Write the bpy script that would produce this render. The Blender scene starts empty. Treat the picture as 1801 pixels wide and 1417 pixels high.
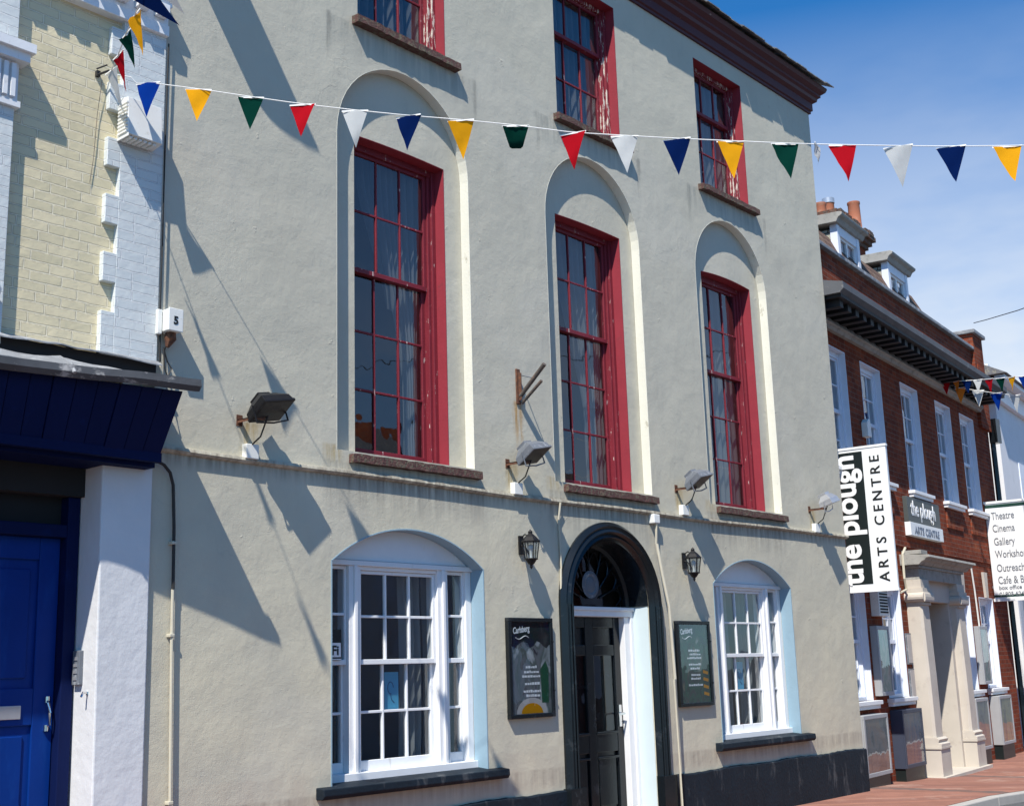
import bpy, math, random
from mathutils import Vector, Matrix
R = math.radians
scene = bpy.context.scene
col = scene.collection
random.seed(7)

# ------------------------------------------------------------------ camera
GZ = 0.12                                     # pavement level in front of the rendered building
cam_d = bpy.data.cameras.new("camera"); cam = bpy.data.objects.new("camera", cam_d); col.objects.link(cam)
yaw, pitch, roll = 0.852974922, 0.212677491, -0.0306120115
fw = Vector((math.sin(yaw)*math.cos(pitch), math.cos(yaw)*math.cos(pitch), math.sin(pitch)))
rt = Vector((math.cos(yaw), -math.sin(yaw), 0)); up = rt.cross(fw)
rt2 = rt*math.cos(roll) + up*math.sin(roll); up2 = -rt*math.sin(roll) + up*math.cos(roll)
M = Matrix((rt2, up2, -fw)).transposed().to_4x4(); M.translation = Vector((0, -7.1, 1.6))
cam.matrix_world = M
cam_d.sensor_width = 36; cam_d.sensor_fit = 'HORIZONTAL'; cam_d.lens = 36*2200.15/1801
cam_d.clip_start = 0.05; cam_d.clip_end = 4000
scene.camera = cam

# ------------------------------------------------------------------ light
SUN = Vector((-2.0, -1.0, 3.0)).normalized()   # direction towards the sun
sun_d = bpy.data.lights.new("sun", 'SUN'); sun = bpy.data.objects.new("sun", sun_d); col.objects.link(sun)
sun_d.energy = 5.0; sun_d.angle = R(0.5); sun_d.color = (1.0, 0.945, 0.86)
sun.rotation_euler = SUN.to_track_quat('Z', 'Y').to_euler()
sun.location = (-20, -14, 30)

world = bpy.data.worlds.new("World"); scene.world = world; world.use_nodes = True
nt = world.node_tree; nt.nodes.clear()
N = nt.nodes.new; L = nt.links.new
out = N('ShaderNodeOutputWorld'); bg = N('ShaderNodeBackground')
sky = N('ShaderNodeTexSky'); sky.sky_type = 'NISHITA'; sky.sun_disc = False
sky.sun_elevation = math.asin(SUN.z); sky.sun_rotation = math.atan2(SUN.x, SUN.y)
sky.air_density = 1.0; sky.dust_density = 0.25; sky.ozone_density = 2.6; sky.altitude = 50
tc = N('ShaderNodeTexCoord'); mp = N('ShaderNodeMapping'); mp.inputs['Scale'].default_value = (1.0, 1.6, 4.5)
mp.inputs['Rotation'].default_value = (0.1, 0.25, 0.5)
nz = N('ShaderNodeTexNoise'); nz.inputs['Scale'].default_value = 2.4; nz.inputs['Detail'].default_value = 5; nz.inputs['Roughness'].default_value = 0.55
rp = N('ShaderNodeValToRGB'); rp.color_ramp.elements[0].position = 0.42; rp.color_ramp.elements[1].position = 0.60
rp.color_ramp.elements[0].color = (0, 0, 0, 1); rp.color_ramp.elements[1].color = (1, 1, 1, 1)
sx = N('ShaderNodeSeparateXYZ'); mr = N('ShaderNodeMapRange')
mr.inputs[1].default_value = 0.20; mr.inputs[2].default_value = 0.48; mr.inputs[3].default_value = 1.0; mr.inputs[4].default_value = 0.0
mu = N('ShaderNodeMath'); mu.operation = 'MULTIPLY'
mu2 = N('ShaderNodeMath'); mu2.operation = 'MULTIPLY_ADD'; mu2.inputs[1].default_value = 0.30; mu2.inputs[2].default_value = 0.60
mx = N('ShaderNodeMix'); mx.data_type = 'RGBA'; mx.inputs[7].default_value = (8.2, 8.6, 8.9, 1)
hs = N('ShaderNodeMix'); hs.data_type = 'RGBA'; hs.blend_type = 'MULTIPLY'; hs.inputs[0].default_value = 1.0; hs.inputs[7].default_value = (0.27, 1.0, 1.56, 1)
dp_ = N('ShaderNodeVectorMath'); dp_.operation = 'DOT_PRODUCT'; dp_.inputs[1].default_value = (0.85, 0.52, 0.0)
mr2 = N('ShaderNodeMapRange'); mr2.inputs[1].default_value = 0.0; mr2.inputs[2].default_value = 0.75; mr2.inputs[3].default_value = 0.25; mr2.inputs[4].default_value = 1.0
mu3 = N('ShaderNodeMath'); mu3.operation = 'MULTIPLY'; mu3.use_clamp = True
L(tc.outputs['Generated'], mp.inputs[0]); L(mp.outputs[0], nz.inputs['Vector']); L(nz.outputs[0], rp.inputs[0])
L(tc.outputs['Generated'], sx.inputs[0]); L(sx.outputs[2], mr.inputs[0])
L(rp.outputs[0], mu2.inputs[0]); L(mu2.outputs[0], mu.inputs[0]); L(mr.outputs[0], mu.inputs[1])
L(sky.outputs[0], hs.inputs[6]); L(hs.outputs[2], mx.inputs[6])
L(tc.outputs['Generated'], dp_.inputs[0]); L(dp_.outputs['Value'], mr2.inputs[0]); L(mu.outputs[0], mu3.inputs[0]); L(mr2.outputs[0], mu3.inputs[1]); L(mu3.outputs[0], mx.inputs[0])
L(mx.outputs[2], bg.inputs[0]); L(bg.outputs[0], out.inputs[0])
bg.inputs[1].default_value = 0.080

scene.view_settings.view_transform = 'Standard'; scene.view_settings.look = 'None'
scene.view_settings.exposure = 0.42; scene.view_settings.gamma = 1.0
scene.cycles.max_bounces = 8; scene.cycles.transparent_max_bounces = 16
scene.cycles.use_denoising = True

# ------------------------------------------------------------------ materials
MATS = {}
def _bsdf(name):
    m = bpy.data.materials.new(name); m.use_nodes = True
    n = m.node_tree; b = n.nodes['Principled BSDF']; MATS[name] = m
    return m, n, b
def coords(n, space='Object'):
    t = n.nodes.new('ShaderNodeTexCoord'); return t.outputs[space]
def mixc(n, f, a, b):
    m = n.nodes.new('ShaderNodeMix'); m.data_type = 'RGBA'
    for i, v in ((0, f), (6, a), (7, b)):
        if isinstance(v, (int, float)): m.inputs[i].default_value = v
        elif isinstance(v, tuple): m.inputs[i].default_value = (*v[:3], 1)
        else: n.links.new(v, m.inputs[i])
    return m.outputs[2]
def math_(n, op, a, b=0.0, c=None):
    m = n.nodes.new('ShaderNodeMath'); m.operation = op
    for i, v in enumerate((a, b) + ((c,) if c is not None else ())):
        if isinstance(v, (int, float)): m.inputs[i].default_value = v
        else: n.links.new(v, m.inputs[i])
    return m.outputs[0]
def noise(n, vec, scale, detail=4, rough=0.55, stretch=None, lo=None, hi=None):
    if stretch:
        mp = n.nodes.new('ShaderNodeMapping'); mp.inputs['Scale'].default_value = stretch
        n.links.new(vec, mp.inputs[0]); vec = mp.outputs[0]
    t = n.nodes.new('ShaderNodeTexNoise'); t.inputs['Scale'].default_value = scale
    t.inputs['Detail'].default_value = detail; t.inputs['Roughness'].default_value = rough
    n.links.new(vec, t.inputs['Vector']); o = t.outputs[0]
    if lo is not None:
        r = n.nodes.new('ShaderNodeMapRange'); r.inputs[1].default_value = lo; r.inputs[2].default_value = hi
        n.links.new(o, r.inputs[0]); o = r.outputs[0]
    return o
def bump(n, b, height, strength=0.3, dist=0.01, prev=None):
    u = n.nodes.new('ShaderNodeBump'); u.inputs['Strength'].default_value = strength; u.inputs['Distance'].default_value = dist
    n.links.new(height, u.inputs['Height'])
    if prev is not None: n.links.new(prev, u.inputs['Normal'])
    n.links.new(u.outputs[0], b.inputs['Normal']); return u.outputs[0]
def pm(name, c, rough=0.6, var=0.12, scale=4, bs=0.15, bscale=70, metal=0.0, dirt=None, dlo=0.55, dhi=0.75, dscale=5, stretch=None, bdist=0.004, spec=0.4):
    """painted or plain surface: colour varied by noise, patches of a second colour, fine relief"""
    m, n, b = _bsdf(name); v = coords(n)
    c2 = tuple(x*(1-var*2) for x in c); c1 = tuple(min(1, x*(1+var)) for x in c)
    o = mixc(n, noise(n, v, scale), c2, c1)
    if dirt: o = mixc(n, noise(n, v, dscale, 6, 0.65, stretch, dlo, dhi), o, dirt)
    n.links.new(o, b.inputs['Base Color']); b.inputs['Roughness'].default_value = rough; b.inputs['Metallic'].default_value = metal
    b.inputs['Specular IOR Level'].default_value = spec
    if bs: bump(n, b, noise(n, v, bscale, 3), bs, bdist)
    return m

def wall_render(name, top, low, zsplit, stains=True, bs=0.5):
    m, n, b = _bsdf(name); v = coords(n, 'Object')
    g = n.nodes.new('ShaderNodeNewGeometry'); s = n.nodes.new('ShaderNodeSeparateXYZ'); n.links.new(g.outputs['Position'], s.inputs[0])
    P = g.outputs['Position']
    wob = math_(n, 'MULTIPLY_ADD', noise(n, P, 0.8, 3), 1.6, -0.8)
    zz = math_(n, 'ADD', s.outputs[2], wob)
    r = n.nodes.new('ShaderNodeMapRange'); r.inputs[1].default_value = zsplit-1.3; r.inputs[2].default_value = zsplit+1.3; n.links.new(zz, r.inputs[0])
    c = mixc(n, r.outputs[0], low, top)  # warmer colour below zsplit paints in light bounced from the street
    c = mixc(n, noise(n, P, 1.3, 5, 0.6, None, 0.35, 0.75), c, tuple(x*0.90 for x in top))
    c = mixc(n, math_(n, 'MULTIPLY', noise(n, P, 6.0, 5, 0.7, (1, 1, 0.22), 0.55, 0.85), 0.30), c, (0.30, 0.29, 0.25))
    c = mixc(n, math_(n, 'MULTIPLY', noise(n, P, 22.0, 4, 0.7, None, 0.58, 0.75), 0.22), c, (0.62, 0.60, 0.52))
    c = mixc(n, math_(n, 'MULTIPLY', noise(n, P, 9.0, 6, 0.75, None, 0.66, 0.74), 0.30), c, (0.28, 0.26, 0.22))
    def box(x0, x1, z0, z1, colour, amt, fx=0.03, fz=0.25, sc=26, soft=True):
        nonlocal c
        jx = math_(n, 'MULTIPLY_ADD', noise(n, P, 9, 3), 0.08, -0.04)
        X = math_(n, 'ADD', s.outputs[0], jx)
        def mrg(src, a0, a1):
            q = n.nodes.new('ShaderNodeMapRange'); q.inputs[1].default_value = a0; q.inputs[2].default_value = a1; q.interpolation_type = 'SMOOTHSTEP'
            n.links.new(src, q.inputs[0]); return q.outputs[0]
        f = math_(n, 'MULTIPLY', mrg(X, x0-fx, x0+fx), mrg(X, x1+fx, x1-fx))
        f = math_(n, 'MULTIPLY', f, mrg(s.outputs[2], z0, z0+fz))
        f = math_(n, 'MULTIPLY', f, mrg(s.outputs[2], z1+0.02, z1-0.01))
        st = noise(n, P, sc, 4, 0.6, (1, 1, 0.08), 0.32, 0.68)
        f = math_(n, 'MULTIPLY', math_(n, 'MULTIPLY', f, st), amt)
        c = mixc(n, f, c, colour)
    wp = n.nodes.new('ShaderNodeVectorMath'); wp.operation = 'ADD'
    nn = n.nodes.new('ShaderNodeTexNoise'); nn.inputs['Scale'].default_value = 2.6; nn.inputs['Detail'].default_value = 6; n.links.new(P, nn.inputs['Vector'])
    ws = n.nodes.new('ShaderNodeVectorMath'); ws.operation = 'SCALE'; ws.inputs['Scale'].default_value = 0.7; n.links.new(nn.outputs['Color'], ws.inputs[0])
    n.links.new(P, wp.inputs[0]); n.links.new(ws.outputs[0], wp.inputs[1])
    vo = n.nodes.new('ShaderNodeTexVoronoi'); vo.feature = 'DISTANCE_TO_EDGE'; vo.inputs['Scale'].default_value = 0.55; n.links.new(wp.outputs[0], vo.inputs['Vector'])
    ln = n.nodes.new('ShaderNodeMapRange'); ln.inputs[1].default_value = 0.005; ln.inputs[2].default_value = 0.0; n.links.new(vo.outputs[0], ln.inputs[0])
    crack = math_(n, 'MULTIPLY', ln.outputs[0], noise(n, P, 0.9, 3, 0.6, None, 0.55, 0.66))
    c = mixc(n, math_(n, 'MULTIPLY', crack, 0.22), c, (0.25, 0.23, 0.19))
    c = mixc(n, math_(n, 'MULTIPLY', noise(n, P, 0.55, 2, 0.4, None, 0.57, 0.60), 0.10), c, (0.62, 0.60, 0.54))
    if stains:
        box(8.15, 8.27, 3.42, 3.95, (0.42, 0.24, 0.08), 1.0, 0.03, 0.35, 30)
        for x in (5.28, 8.08, 10.66, 13.47): box(x-0.05, x+0.09, 3.12, 3.38, (0.36, 0.26, 0.10), 0.9, 0.03, 0.12, 30)
        for x0, x1 in ((6.0, 7.75), (8.6, 10.3), (11.2, 12.8)):
            box(x0, x1, 6.50, 6.86, (0.30, 0.30, 0.26), 0.75, 0.06, 0.3, 18)
            box(x0, x1, 2.72, 3.2, (0.27, 0.25, 0.21), 0.7, 0.06, 0.3, 20)
            box(x0-0.02, x0+0.16, 3.15, 3.32, (0.40, 0.30, 0.14), 0.8, 0.04, 0.1, 30)
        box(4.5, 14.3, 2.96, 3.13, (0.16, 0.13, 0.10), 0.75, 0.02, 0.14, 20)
        box(4.5, 14.3, 0.6, 0.80, (0.30, 0.26, 0.21), 0.7, 0.02, 0.12, 14)
        box(10.0, 10.4, 0.6, 2.9, (0.34, 0.31, 0.26), 0.35, 0.08, 0.5, 12)
        for x0_, x1_ in ((6.0, 7.85), (11.1, 13.0)): box(x0_, x1_, 0.62, 0.80, (0.36, 0.31, 0.24), 0.6, 0.06, 0.12, 20)
        for x_ in (6.0, 7.72, 8.6, 10.25, 11.2, 12.85): box(x_, x_+0.05, 6.35, 6.88, (0.22, 0.21, 0.18), 0.6, 0.015, 0.3, 30)
        box(4.55, 8.5, 0.1, 0.95, (0.42, 0.34, 0.27), 0.30, 0.3, 0.6, 5)
    n.links.new(c, b.inputs['Base Color']); b.inputs['Roughness'].default_value = 0.85; b.inputs['Specular IOR Level'].default_value = 0.25
    w = n.nodes.new('ShaderNodeTexVoronoi'); w.inputs['Scale'].default_value = 2.2; w.feature = 'SMOOTH_F1'; n.links.new(P, w.inputs['Vector'])
    p1 = bump(n, b, noise(n, P, 2.2, 4, 0.55), 0.55, 0.03)
    p2 = bump(n, b, noise(n, P, 40, 4, 0.6), 0.45, 0.0035, p1)
    p3 = bump(n, b, noise(n, P, 5.5, 6, 0.7, None, 0.64, 0.70), 0.55, 0.006, p2)
    p4 = bump(n, b, noise(n, P, 120, 3, 0.7), 0.7, 0.0028, p3)
    bump(n, b, crack, 0.35, 0.002, p4)
    return m

def brick(name, c1, c2, mortar, w=0.225, h=0.075, ms=0.006, bs=0.6, bd=0.012, rough=0.85, patch=None, var=0.5, painted=False):
    m, n, b = _bsdf(name); v = coords(n)
    s = n.nodes.new('ShaderNodeSeparateXYZ'); n.links.new(v, s.inputs[0])
    cb = n.nodes.new('ShaderNodeCombineXYZ')
    wv = math_(n, 'MULTIPLY_ADD', noise(n, v, 7, 3), 0.014, -0.007)
    n.links.new(math_(n, 'ADD', s.outputs[0], s.outputs[1]), cb.inputs[0]); n.links.new(math_(n, 'ADD', s.outputs[2], wv), cb.inputs[1])
    t = n.nodes.new('ShaderNodeTexBrick'); n.links.new(cb.outputs[0], t.inputs['Vector'])
    t.inputs['Scale'].default_value = 1; t.inputs['Brick Width'].default_value = w; t.inputs['Row Height'].default_value = h
    t.inputs['Mortar Size'].default_value = ms; t.inputs['Mortar Smooth'].default_value = 0.35; t.inputs['Bias'].default_value = -0.1
    t.squash = 0.72 if not painted else 0.8; t.squash_frequency = 3
    t.inputs['Color1'].default_value = (*c1, 1); t.inputs['Color2'].default_value = (*c2, 1); t.inputs['Mortar'].default_value = (*mortar, 1)
    c = mixc(n, math_(n, 'MULTIPLY', noise(n, v, 3.0, 5, 0.6, None, 0.4, 0.7), var), t.outputs[0], tuple(x*0.62 for x in c1))
    if patch: c = mixc(n, math_(n, 'MULTIPLY', noise(n, v, 1.2, 5, 0.7, None, 0.56, 0.70), 0.7), c, patch)
    n.links.new(c, b.inputs['Base Color']); b.inputs['Roughness'].default_value = rough; b.inputs['Specular IOR Level'].default_value = 0.3 if painted else 0.05
    inv = math_(n, 'SUBTRACT', 1.0, t.outputs['Fac'])
    p1 = bump(n, b, inv, bs, bd)
    p2 = bump(n, b, noise(n, v, 14, 4, 0.6), 0.5, 0.01, p1)
    bump(n, b, noise(n, v, 120, 3), 0.4, 0.003, p2)
    return m

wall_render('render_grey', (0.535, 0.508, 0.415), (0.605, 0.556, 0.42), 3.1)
pm('recess_render', (0.56, 0.54, 0.43), 0.85, 0.08, 3, 0.5, 60, dirt=(0.36, 0.35, 0.30), dlo=0.6, dhi=0.8)
brick('cream_brick', (0.74, 0.645, 0.43), (0.64, 0.565, 0.37), (0.80, 0.72, 0.53), 0.215, 0.067, 0.006, 1.0, 0.022, 0.7, var=0.2, painted=True)
brick('quoin_brick', (0.64, 0.67, 0.66), (0.58, 0.62, 0.62), (0.74, 0.76, 0.76), 0.215, 0.067, 0.005, 1.0, 0.016, 0.65, var=0.15, painted=True)
brick('red_brick', (0.27, 0.064, 0.032), (0.13, 0.036, 0.024), (0.20, 0.13, 0.10), 0.215, 0.072, 0.006, 0.6, 0.010, 0.9, patch=(0.36, 0.115, 0.050), var=0.6)
brick('paving', (0.34, 0.165, 0.12), (0.22, 0.11, 0.09), (0.15, 0.11, 0.10), 0.2, 0.1, 0.006, 0.5, 0.005, 0.85, patch=(0.42, 0.30, 0.24), var=0.6)
pm('cream_reveal', (0.70, 0.69, 0.60), 0.8, 0.06, 3, 0.5, 60, dirt=(0.30, 0.27, 0.19), dlo=0.62, dhi=0.72, dscale=9, stretch=(1, 1, 0.5))
pm('white_wall', (0.74, 0.75, 0.76), 0.8, 0.06, 2, 0.4, 40, dirt=(0.52, 0.53, 0.54), dlo=0.58, dhi=0.85)
pm('pillar_paint', (0.66, 0.67, 0.68), 0.8, 0.06, 3, 0.45, 11, dirt=(0.60, 0.62, 0.65), dlo=0.62, dhi=0.75, dscale=7, bdist=0.012)
pm('white_paint', (0.78, 0.79, 0.80), 0.4, 0.05, 6, 0.2, 60, dirt=(0.42, 0.41, 0.38), dlo=0.64, dhi=0.80, dscale=14, stretch=(1, 1, 0.3))
pm('white_frame', (0.72, 0.76, 0.84), 0.45, 0.05, 6, 0.1, 60, dirt=(0.45, 0.46, 0.48), dlo=0.66, dhi=0.8, dscale=9)
pm('white_plastic', (0.78, 0.78, 0.74), 0.4, 0.05, 8, 0.05, 60, dirt=(0.5, 0.48, 0.40), dlo=0.6, dhi=0.8, dscale=18)
pm('cream_pipe', (0.55, 0.51, 0.40), 0.5, 0.08, 10, 0.1, 60)
pm('blue_reveal', (0.27, 0.395, 0.475), 0.6, 0.05, 4, 0.3, 40, dirt=(0.22, 0.33, 0.41), dlo=0.6, dhi=0.8)
pm('pale_reveal', (0.60, 0.70, 0.72), 0.5, 0.05, 4, 0.1, 40)
pm('red_paint', (0.285, 0.030, 0.045), 0.6, 0.10, 5, 0.3, 45, dirt=(0.22, 0.03, 0.04), dlo=0.60, dhi=0.68, dscale=22, stretch=(1, 1, 0.4), bdist=0.006)
pm('red_peeling', (0.21, 0.019, 0.032), 0.6, 0.12, 8, 0.5, 60, dirt=(0.60, 0.54, 0.47), dlo=0.55, dhi=0.575, dscale=42, stretch=(1, 1, 0.16), bdist=0.008)
pm('red_mostly', (0.19, 0.017, 0.029), 0.55, 0.12, 8, 0.4, 60, dirt=(0.62, 0.50, 0.46), dlo=0.64, dhi=0.67, dscale=30, stretch=(1, 1, 0.25), bdist=0.006)
pm('maroon_paint', (0.07, 0.013, 0.020), 0.5, 0.12, 4, 0.25, 40, dirt=(0.42, 0.32, 0.30), dlo=0.70, dhi=0.76, dscale=6, stretch=(1, 1, 3))
pm('sill_weathered', (0.11, 0.052, 0.046), 0.9, 0.25, 14, 0.8, 60, dirt=(0.12, 0.11, 0.075), dlo=0.48, dhi=0.62, dscale=26, bdist=0.012)
pm('black_paint', (0.008, 0.011, 0.014), 0.25, 0.2, 5, 0.15, 40, dirt=(0.05, 0.055, 0.06), dlo=0.6, dhi=0.8)
pm('plinth_paint', (0.010, 0.017, 0.026), 0.6, 0.25, 3, 0.6, 25, spec=0.2, dirt=(0.085, 0.09, 0.095), dlo=0.57, dhi=0.72, dscale=6, stretch=(1, 1, 0.3), bdist=0.01)
pm('black_metal', (0.010, 0.010, 0.012), 0.45, 0.2, 8, 0.2, 80, spec=0.25, dirt=(0.04, 0.035, 0.03), dlo=0.6, dhi=0.75, dscale=20)
pm('grey_metal', (0.15, 0.165, 0.19), 0.5, 0.15, 8, 0.1, 60, dirt=(0.34, 0.36, 0.38), dlo=0.58, dhi=0.7, dscale=16)
pm('silver_metal', (0.55, 0.56, 0.58), 0.35, 0.1, 8, 0.1, 60, metal=0.6)
pm('chrome', (0.75, 0.75, 0.74), 0.18, 0.03, 8, 0, metal=1.0)
pm('rust', (0.11, 0.050, 0.032), 0.85, 0.3, 20, 0.6, 90, dirt=(0.19, 0.075, 0.035), dlo=0.45, dhi=0.65, dscale=30)
pm('dark_pole', (0.10, 0.085, 0.075), 0.7, 0.25, 20, 0.3, 60, dirt=(0.20, 0.12, 0.08), dlo=0.5, dhi=0.7, dscale=20)
pm('lead', (0.24, 0.25, 0.265), 0.6, 0.18, 6, 0.5, 22, dirt=(0.42, 0.43, 0.44), dlo=0.52, dhi=0.68, dscale=9, bdist=0.012)
pm('lead_dark', (0.10, 0.105, 0.115), 0.7, 0.2, 5, 0.4, 22, dirt=(0.22, 0.22, 0.22), dlo=0.6, dhi=0.75, dscale=7)
pm('gutter', (0.075, 0.078, 0.085), 0.6, 0.3, 6, 0.4, 30, dirt=(0.36, 0.35, 0.34), dlo=0.56, dhi=0.66, dscale=14, stretch=(0.5, 1, 1))
pm('navy_paint', (0.001, 0.007, 0.052), 0.7, 0.15, 3, 0.15, 50, dirt=(0.002, 0.014, 0.09), dlo=0.6, dhi=0.8, spec=0.15)
pm('blue_paint', (0.001, 0.030, 0.20), 0.5, 0.16, 2, 0.25, 30, dirt=(0.004, 0.045, 0.23), dlo=0.55, dhi=0.75, dscale=8, stretch=(1, 1, 0.2), spec=0.15)
pm('dark_void', (0.02, 0.02, 0.022), 0.9, 0.2, 3, 0)
pm('room_dark', (0.03, 0.027, 0.025), 0.9, 0.2, 1.5, 0)
pm('slate', (0.16, 0.16, 0.17), 0.75, 0.25, 9, 0.6, 30, dirt=(0.30, 0.28, 0.22), dlo=0.5, dhi=0.65, dscale=16, bdist=0.02)
brick('roof_tile', (0.20, 0.13, 0.10), (0.15, 0.105, 0.09), (0.05, 0.04, 0.035), 0.2, 0.11, 0.008, 0.9, 0.02, 0.9, patch=(0.26, 0.22, 0.17), var=0.5)
brick('cheek_tile', (0.38, 0.37, 0.30), (0.30, 0.28, 0.22), (0.07, 0.06, 0.05), 0.22, 0.13, 0.010, 1.0, 0.02, 0.9, var=0.4)
pm('terracotta', (0.42, 0.15, 0.08), 0.8, 0.12, 6, 0.2, 40, dirt=(0.36, 0.22, 0.15), dlo=0.55, dhi=0.7, dscale=8)
pm('old_brick', (0.16, 0.075, 0.05), 0.95, 0.3, 12, 0.9, 22, dirt=(0.10, 0.095, 0.08), dlo=0.45, dhi=0.62, dscale=9, bdist=0.03)
pm('stone', (0.55, 0.50, 0.43), 0.85, 0.08, 3, 0.4, 50, dirt=(0.40, 0.35, 0.30), dlo=0.58, dhi=0.78, dscale=5)
pm('stone_dark', (0.36, 0.35, 0.32), 0.9, 0.15, 5, 0.6, 40, dirt=(0.20, 0.20, 0.18), dlo=0.5, dhi=0.7, dscale=8)
pm('cornice_dark', (0.012, 0.012, 0.014), 0.6, 0.2, 4, 0.2, 40)
pm('asphalt', (0.075, 0.076, 0.08), 0.9, 0.15, 3, 0.7, 180, dirt=(0.12, 0.12, 0.12), dlo=0.5, dhi=0.7, dscale=1.2)
pm('kerb_stone', (0.42, 0.40, 0.37), 0.85, 0.12, 5, 0.4, 60)
pm('ground_mat', (0.12, 0.12, 0.11), 0.95, 0.2, 0.4, 0.3, 8)
pm('string', (0.80, 0.80, 0.78), 0.6, 0.05, 8, 0)
pm('cable_black', (0.03, 0.028, 0.026), 0.6, 0.2, 8, 0)
pm('sign_white', (0.80, 0.81, 0.80), 0.45, 0.03, 2, 0.03, 40)
pm('sign_black', (0.010, 0.016, 0.016), 0.4, 0.1, 2, 0)
pm('sign_green', (0.012, 0.05, 0.035), 0.45, 0.1, 2, 0)
pm('sign_slate', (0.075, 0.085, 0.082), 0.5, 0.12, 2, 0.03, 40)
pm('letter_black', (0.012, 0.014, 0.014), 0.5, 0.1, 2, 0)
pm('letter_grey', (0.18, 0.19, 0.21), 0.5, 0.1, 2, 0)
pm('letter_bluegrey', (0.16, 0.19, 0.25), 0.5, 0.1, 2, 0)
pm('letter_white', (0.82, 0.82, 0.82), 0.5, 0.03, 2, 0)
pm('paper_blue', (0.10, 0.42, 0.62), 0.8, 0.08, 12, 0)
pm('paper_ink', (0.03, 0.12, 0.25), 0.8, 0.08, 12, 0)
pm('notice', (0.48, 0.45, 0.43), 0.6, 0.1, 5, 0)
pm('case_frame', (0.36, 0.37, 0.38), 0.5, 0.1, 4, 0.05, 40)
pm('case_frame_navy', (0.045, 0.055, 0.085), 0.5, 0.1, 4, 0.05, 40)
pm('shop_grey', (0.20, 0.235, 0.31), 0.5, 0.08, 3, 0)
pm('car_red', (0.35, 0.012, 0.012), 0.5, 0.03, 3, 0)
pm('rubber', (0.02, 0.02, 0.02), 0.8, 0.1, 3, 0)
pm('lamp_red', (0.5, 0.02, 0.02), 0.2, 0.05, 3, 0)

def picture(name, cols, scale, seed, rough=0.25, stretch=(1, 1, 0.6)):
    m, n, b = _bsdf(name); v = coords(n)
    mpn = n.nodes.new('ShaderNodeMapping'); mpn.inputs['Location'].default_value = (seed*3.1, seed, seed*1.7); mpn.inputs['Scale'].default_value = stretch
    n.links.new(v, mpn.inputs[0])
    t = n.nodes.new('ShaderNodeTexNoise'); t.inputs['Scale'].default_value = scale; t.inputs['Detail'].default_value = 3; t.inputs['Distortion'].default_value = 1.2
    n.links.new(mpn.outputs[0], t.inputs['Vector'])
    r = n.nodes.new('ShaderNodeValToRGB'); r.color_ramp.interpolation = 'EASE'
    r.color_ramp.elements[0].position = 0.30; r.color_ramp.elements[0].color = (*cols[0], 1)
    r.color_ramp.elements[1].position = 0.72; r.color_ramp.elements[1].color = (*cols[-1], 1)
    for i, c in enumerate(cols[1:-1]):
        e = r.color_ramp.elements.new(0.30+0.42*(i+1)/(len(cols)-1)); e.color = (*c, 1)
    n.links.new(t.outputs[0], r.inputs[0]); n.links.new(r.outputs[0], b.inputs['Base Color']); b.inputs['Roughness'].default_value = rough
    return m
picture('picture_one', [(0.01, 0.02, 0.05), (0.012, 0.025, 0.045), (0.012, 0.03, 0.03), (0.02, 0.03, 0.035), (0.05, 0.06, 0.06)], 4.6, 1.6, 0.12)
picture('picture_two', [(0.008, 0.012, 0.03), (0.010, 0.022, 0.03), (0.012, 0.05, 0.028), (0.07, 0.08, 0.06), (0.26, 0.27, 0.25)], 5.2, 2.3, 0.12)
picture('reflection_grey', [(0.03, 0.035, 0.045), (0.16, 0.17, 0.18), (0.10, 0.13, 0.12), (0.34, 0.36, 0.37), (0.48, 0.50, 0.50)], 5.5, 2.2, 0.12)
picture('art_green', [(0.008, 0.015, 0.02), (0.012, 0.03, 0.028), (0.012, 0.075, 0.045), (0.03, 0.04, 0.04), (0.22, 0.20, 0.10)], 6.0, 3.3, 0.12)
pm('bottle_green', (0.01, 0.09, 0.045), 0.3, 0.2, 20, 0)
picture('case_one', [(0.09, 0.10, 0.10), (0.20, 0.20, 0.19), (0.28, 0.20, 0.15), (0.30, 0.28, 0.26)], 3.5, 3.0, 0.15)
picture('case_two', [(0.03, 0.035, 0.07), (0.06, 0.08, 0.16), (0.20, 0.13, 0.14), (0.12, 0.14, 0.20)], 3.2, 4.0, 0.15)
picture('case_three', [(0.07, 0.08, 0.08), (0.22, 0.23, 0.23), (0.32, 0.31, 0.22), (0.30, 0.32, 0.32)], 3.0, 5.0, 0.15)
picture('case_four', [(0.30, 0.29, 0.24), (0.16, 0.16, 0.14), (0.38, 0.36, 0.16), (0.42, 0.41, 0.36)], 3.0, 6.0, 0.15)
picture('case_five', [(0.40, 0.36, 0.31), (0.10, 0.20, 0.16), (0.34, 0.30, 0.28), (0.26, 0.10, 0.09)], 4.0, 7.0, 0.15)

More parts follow.
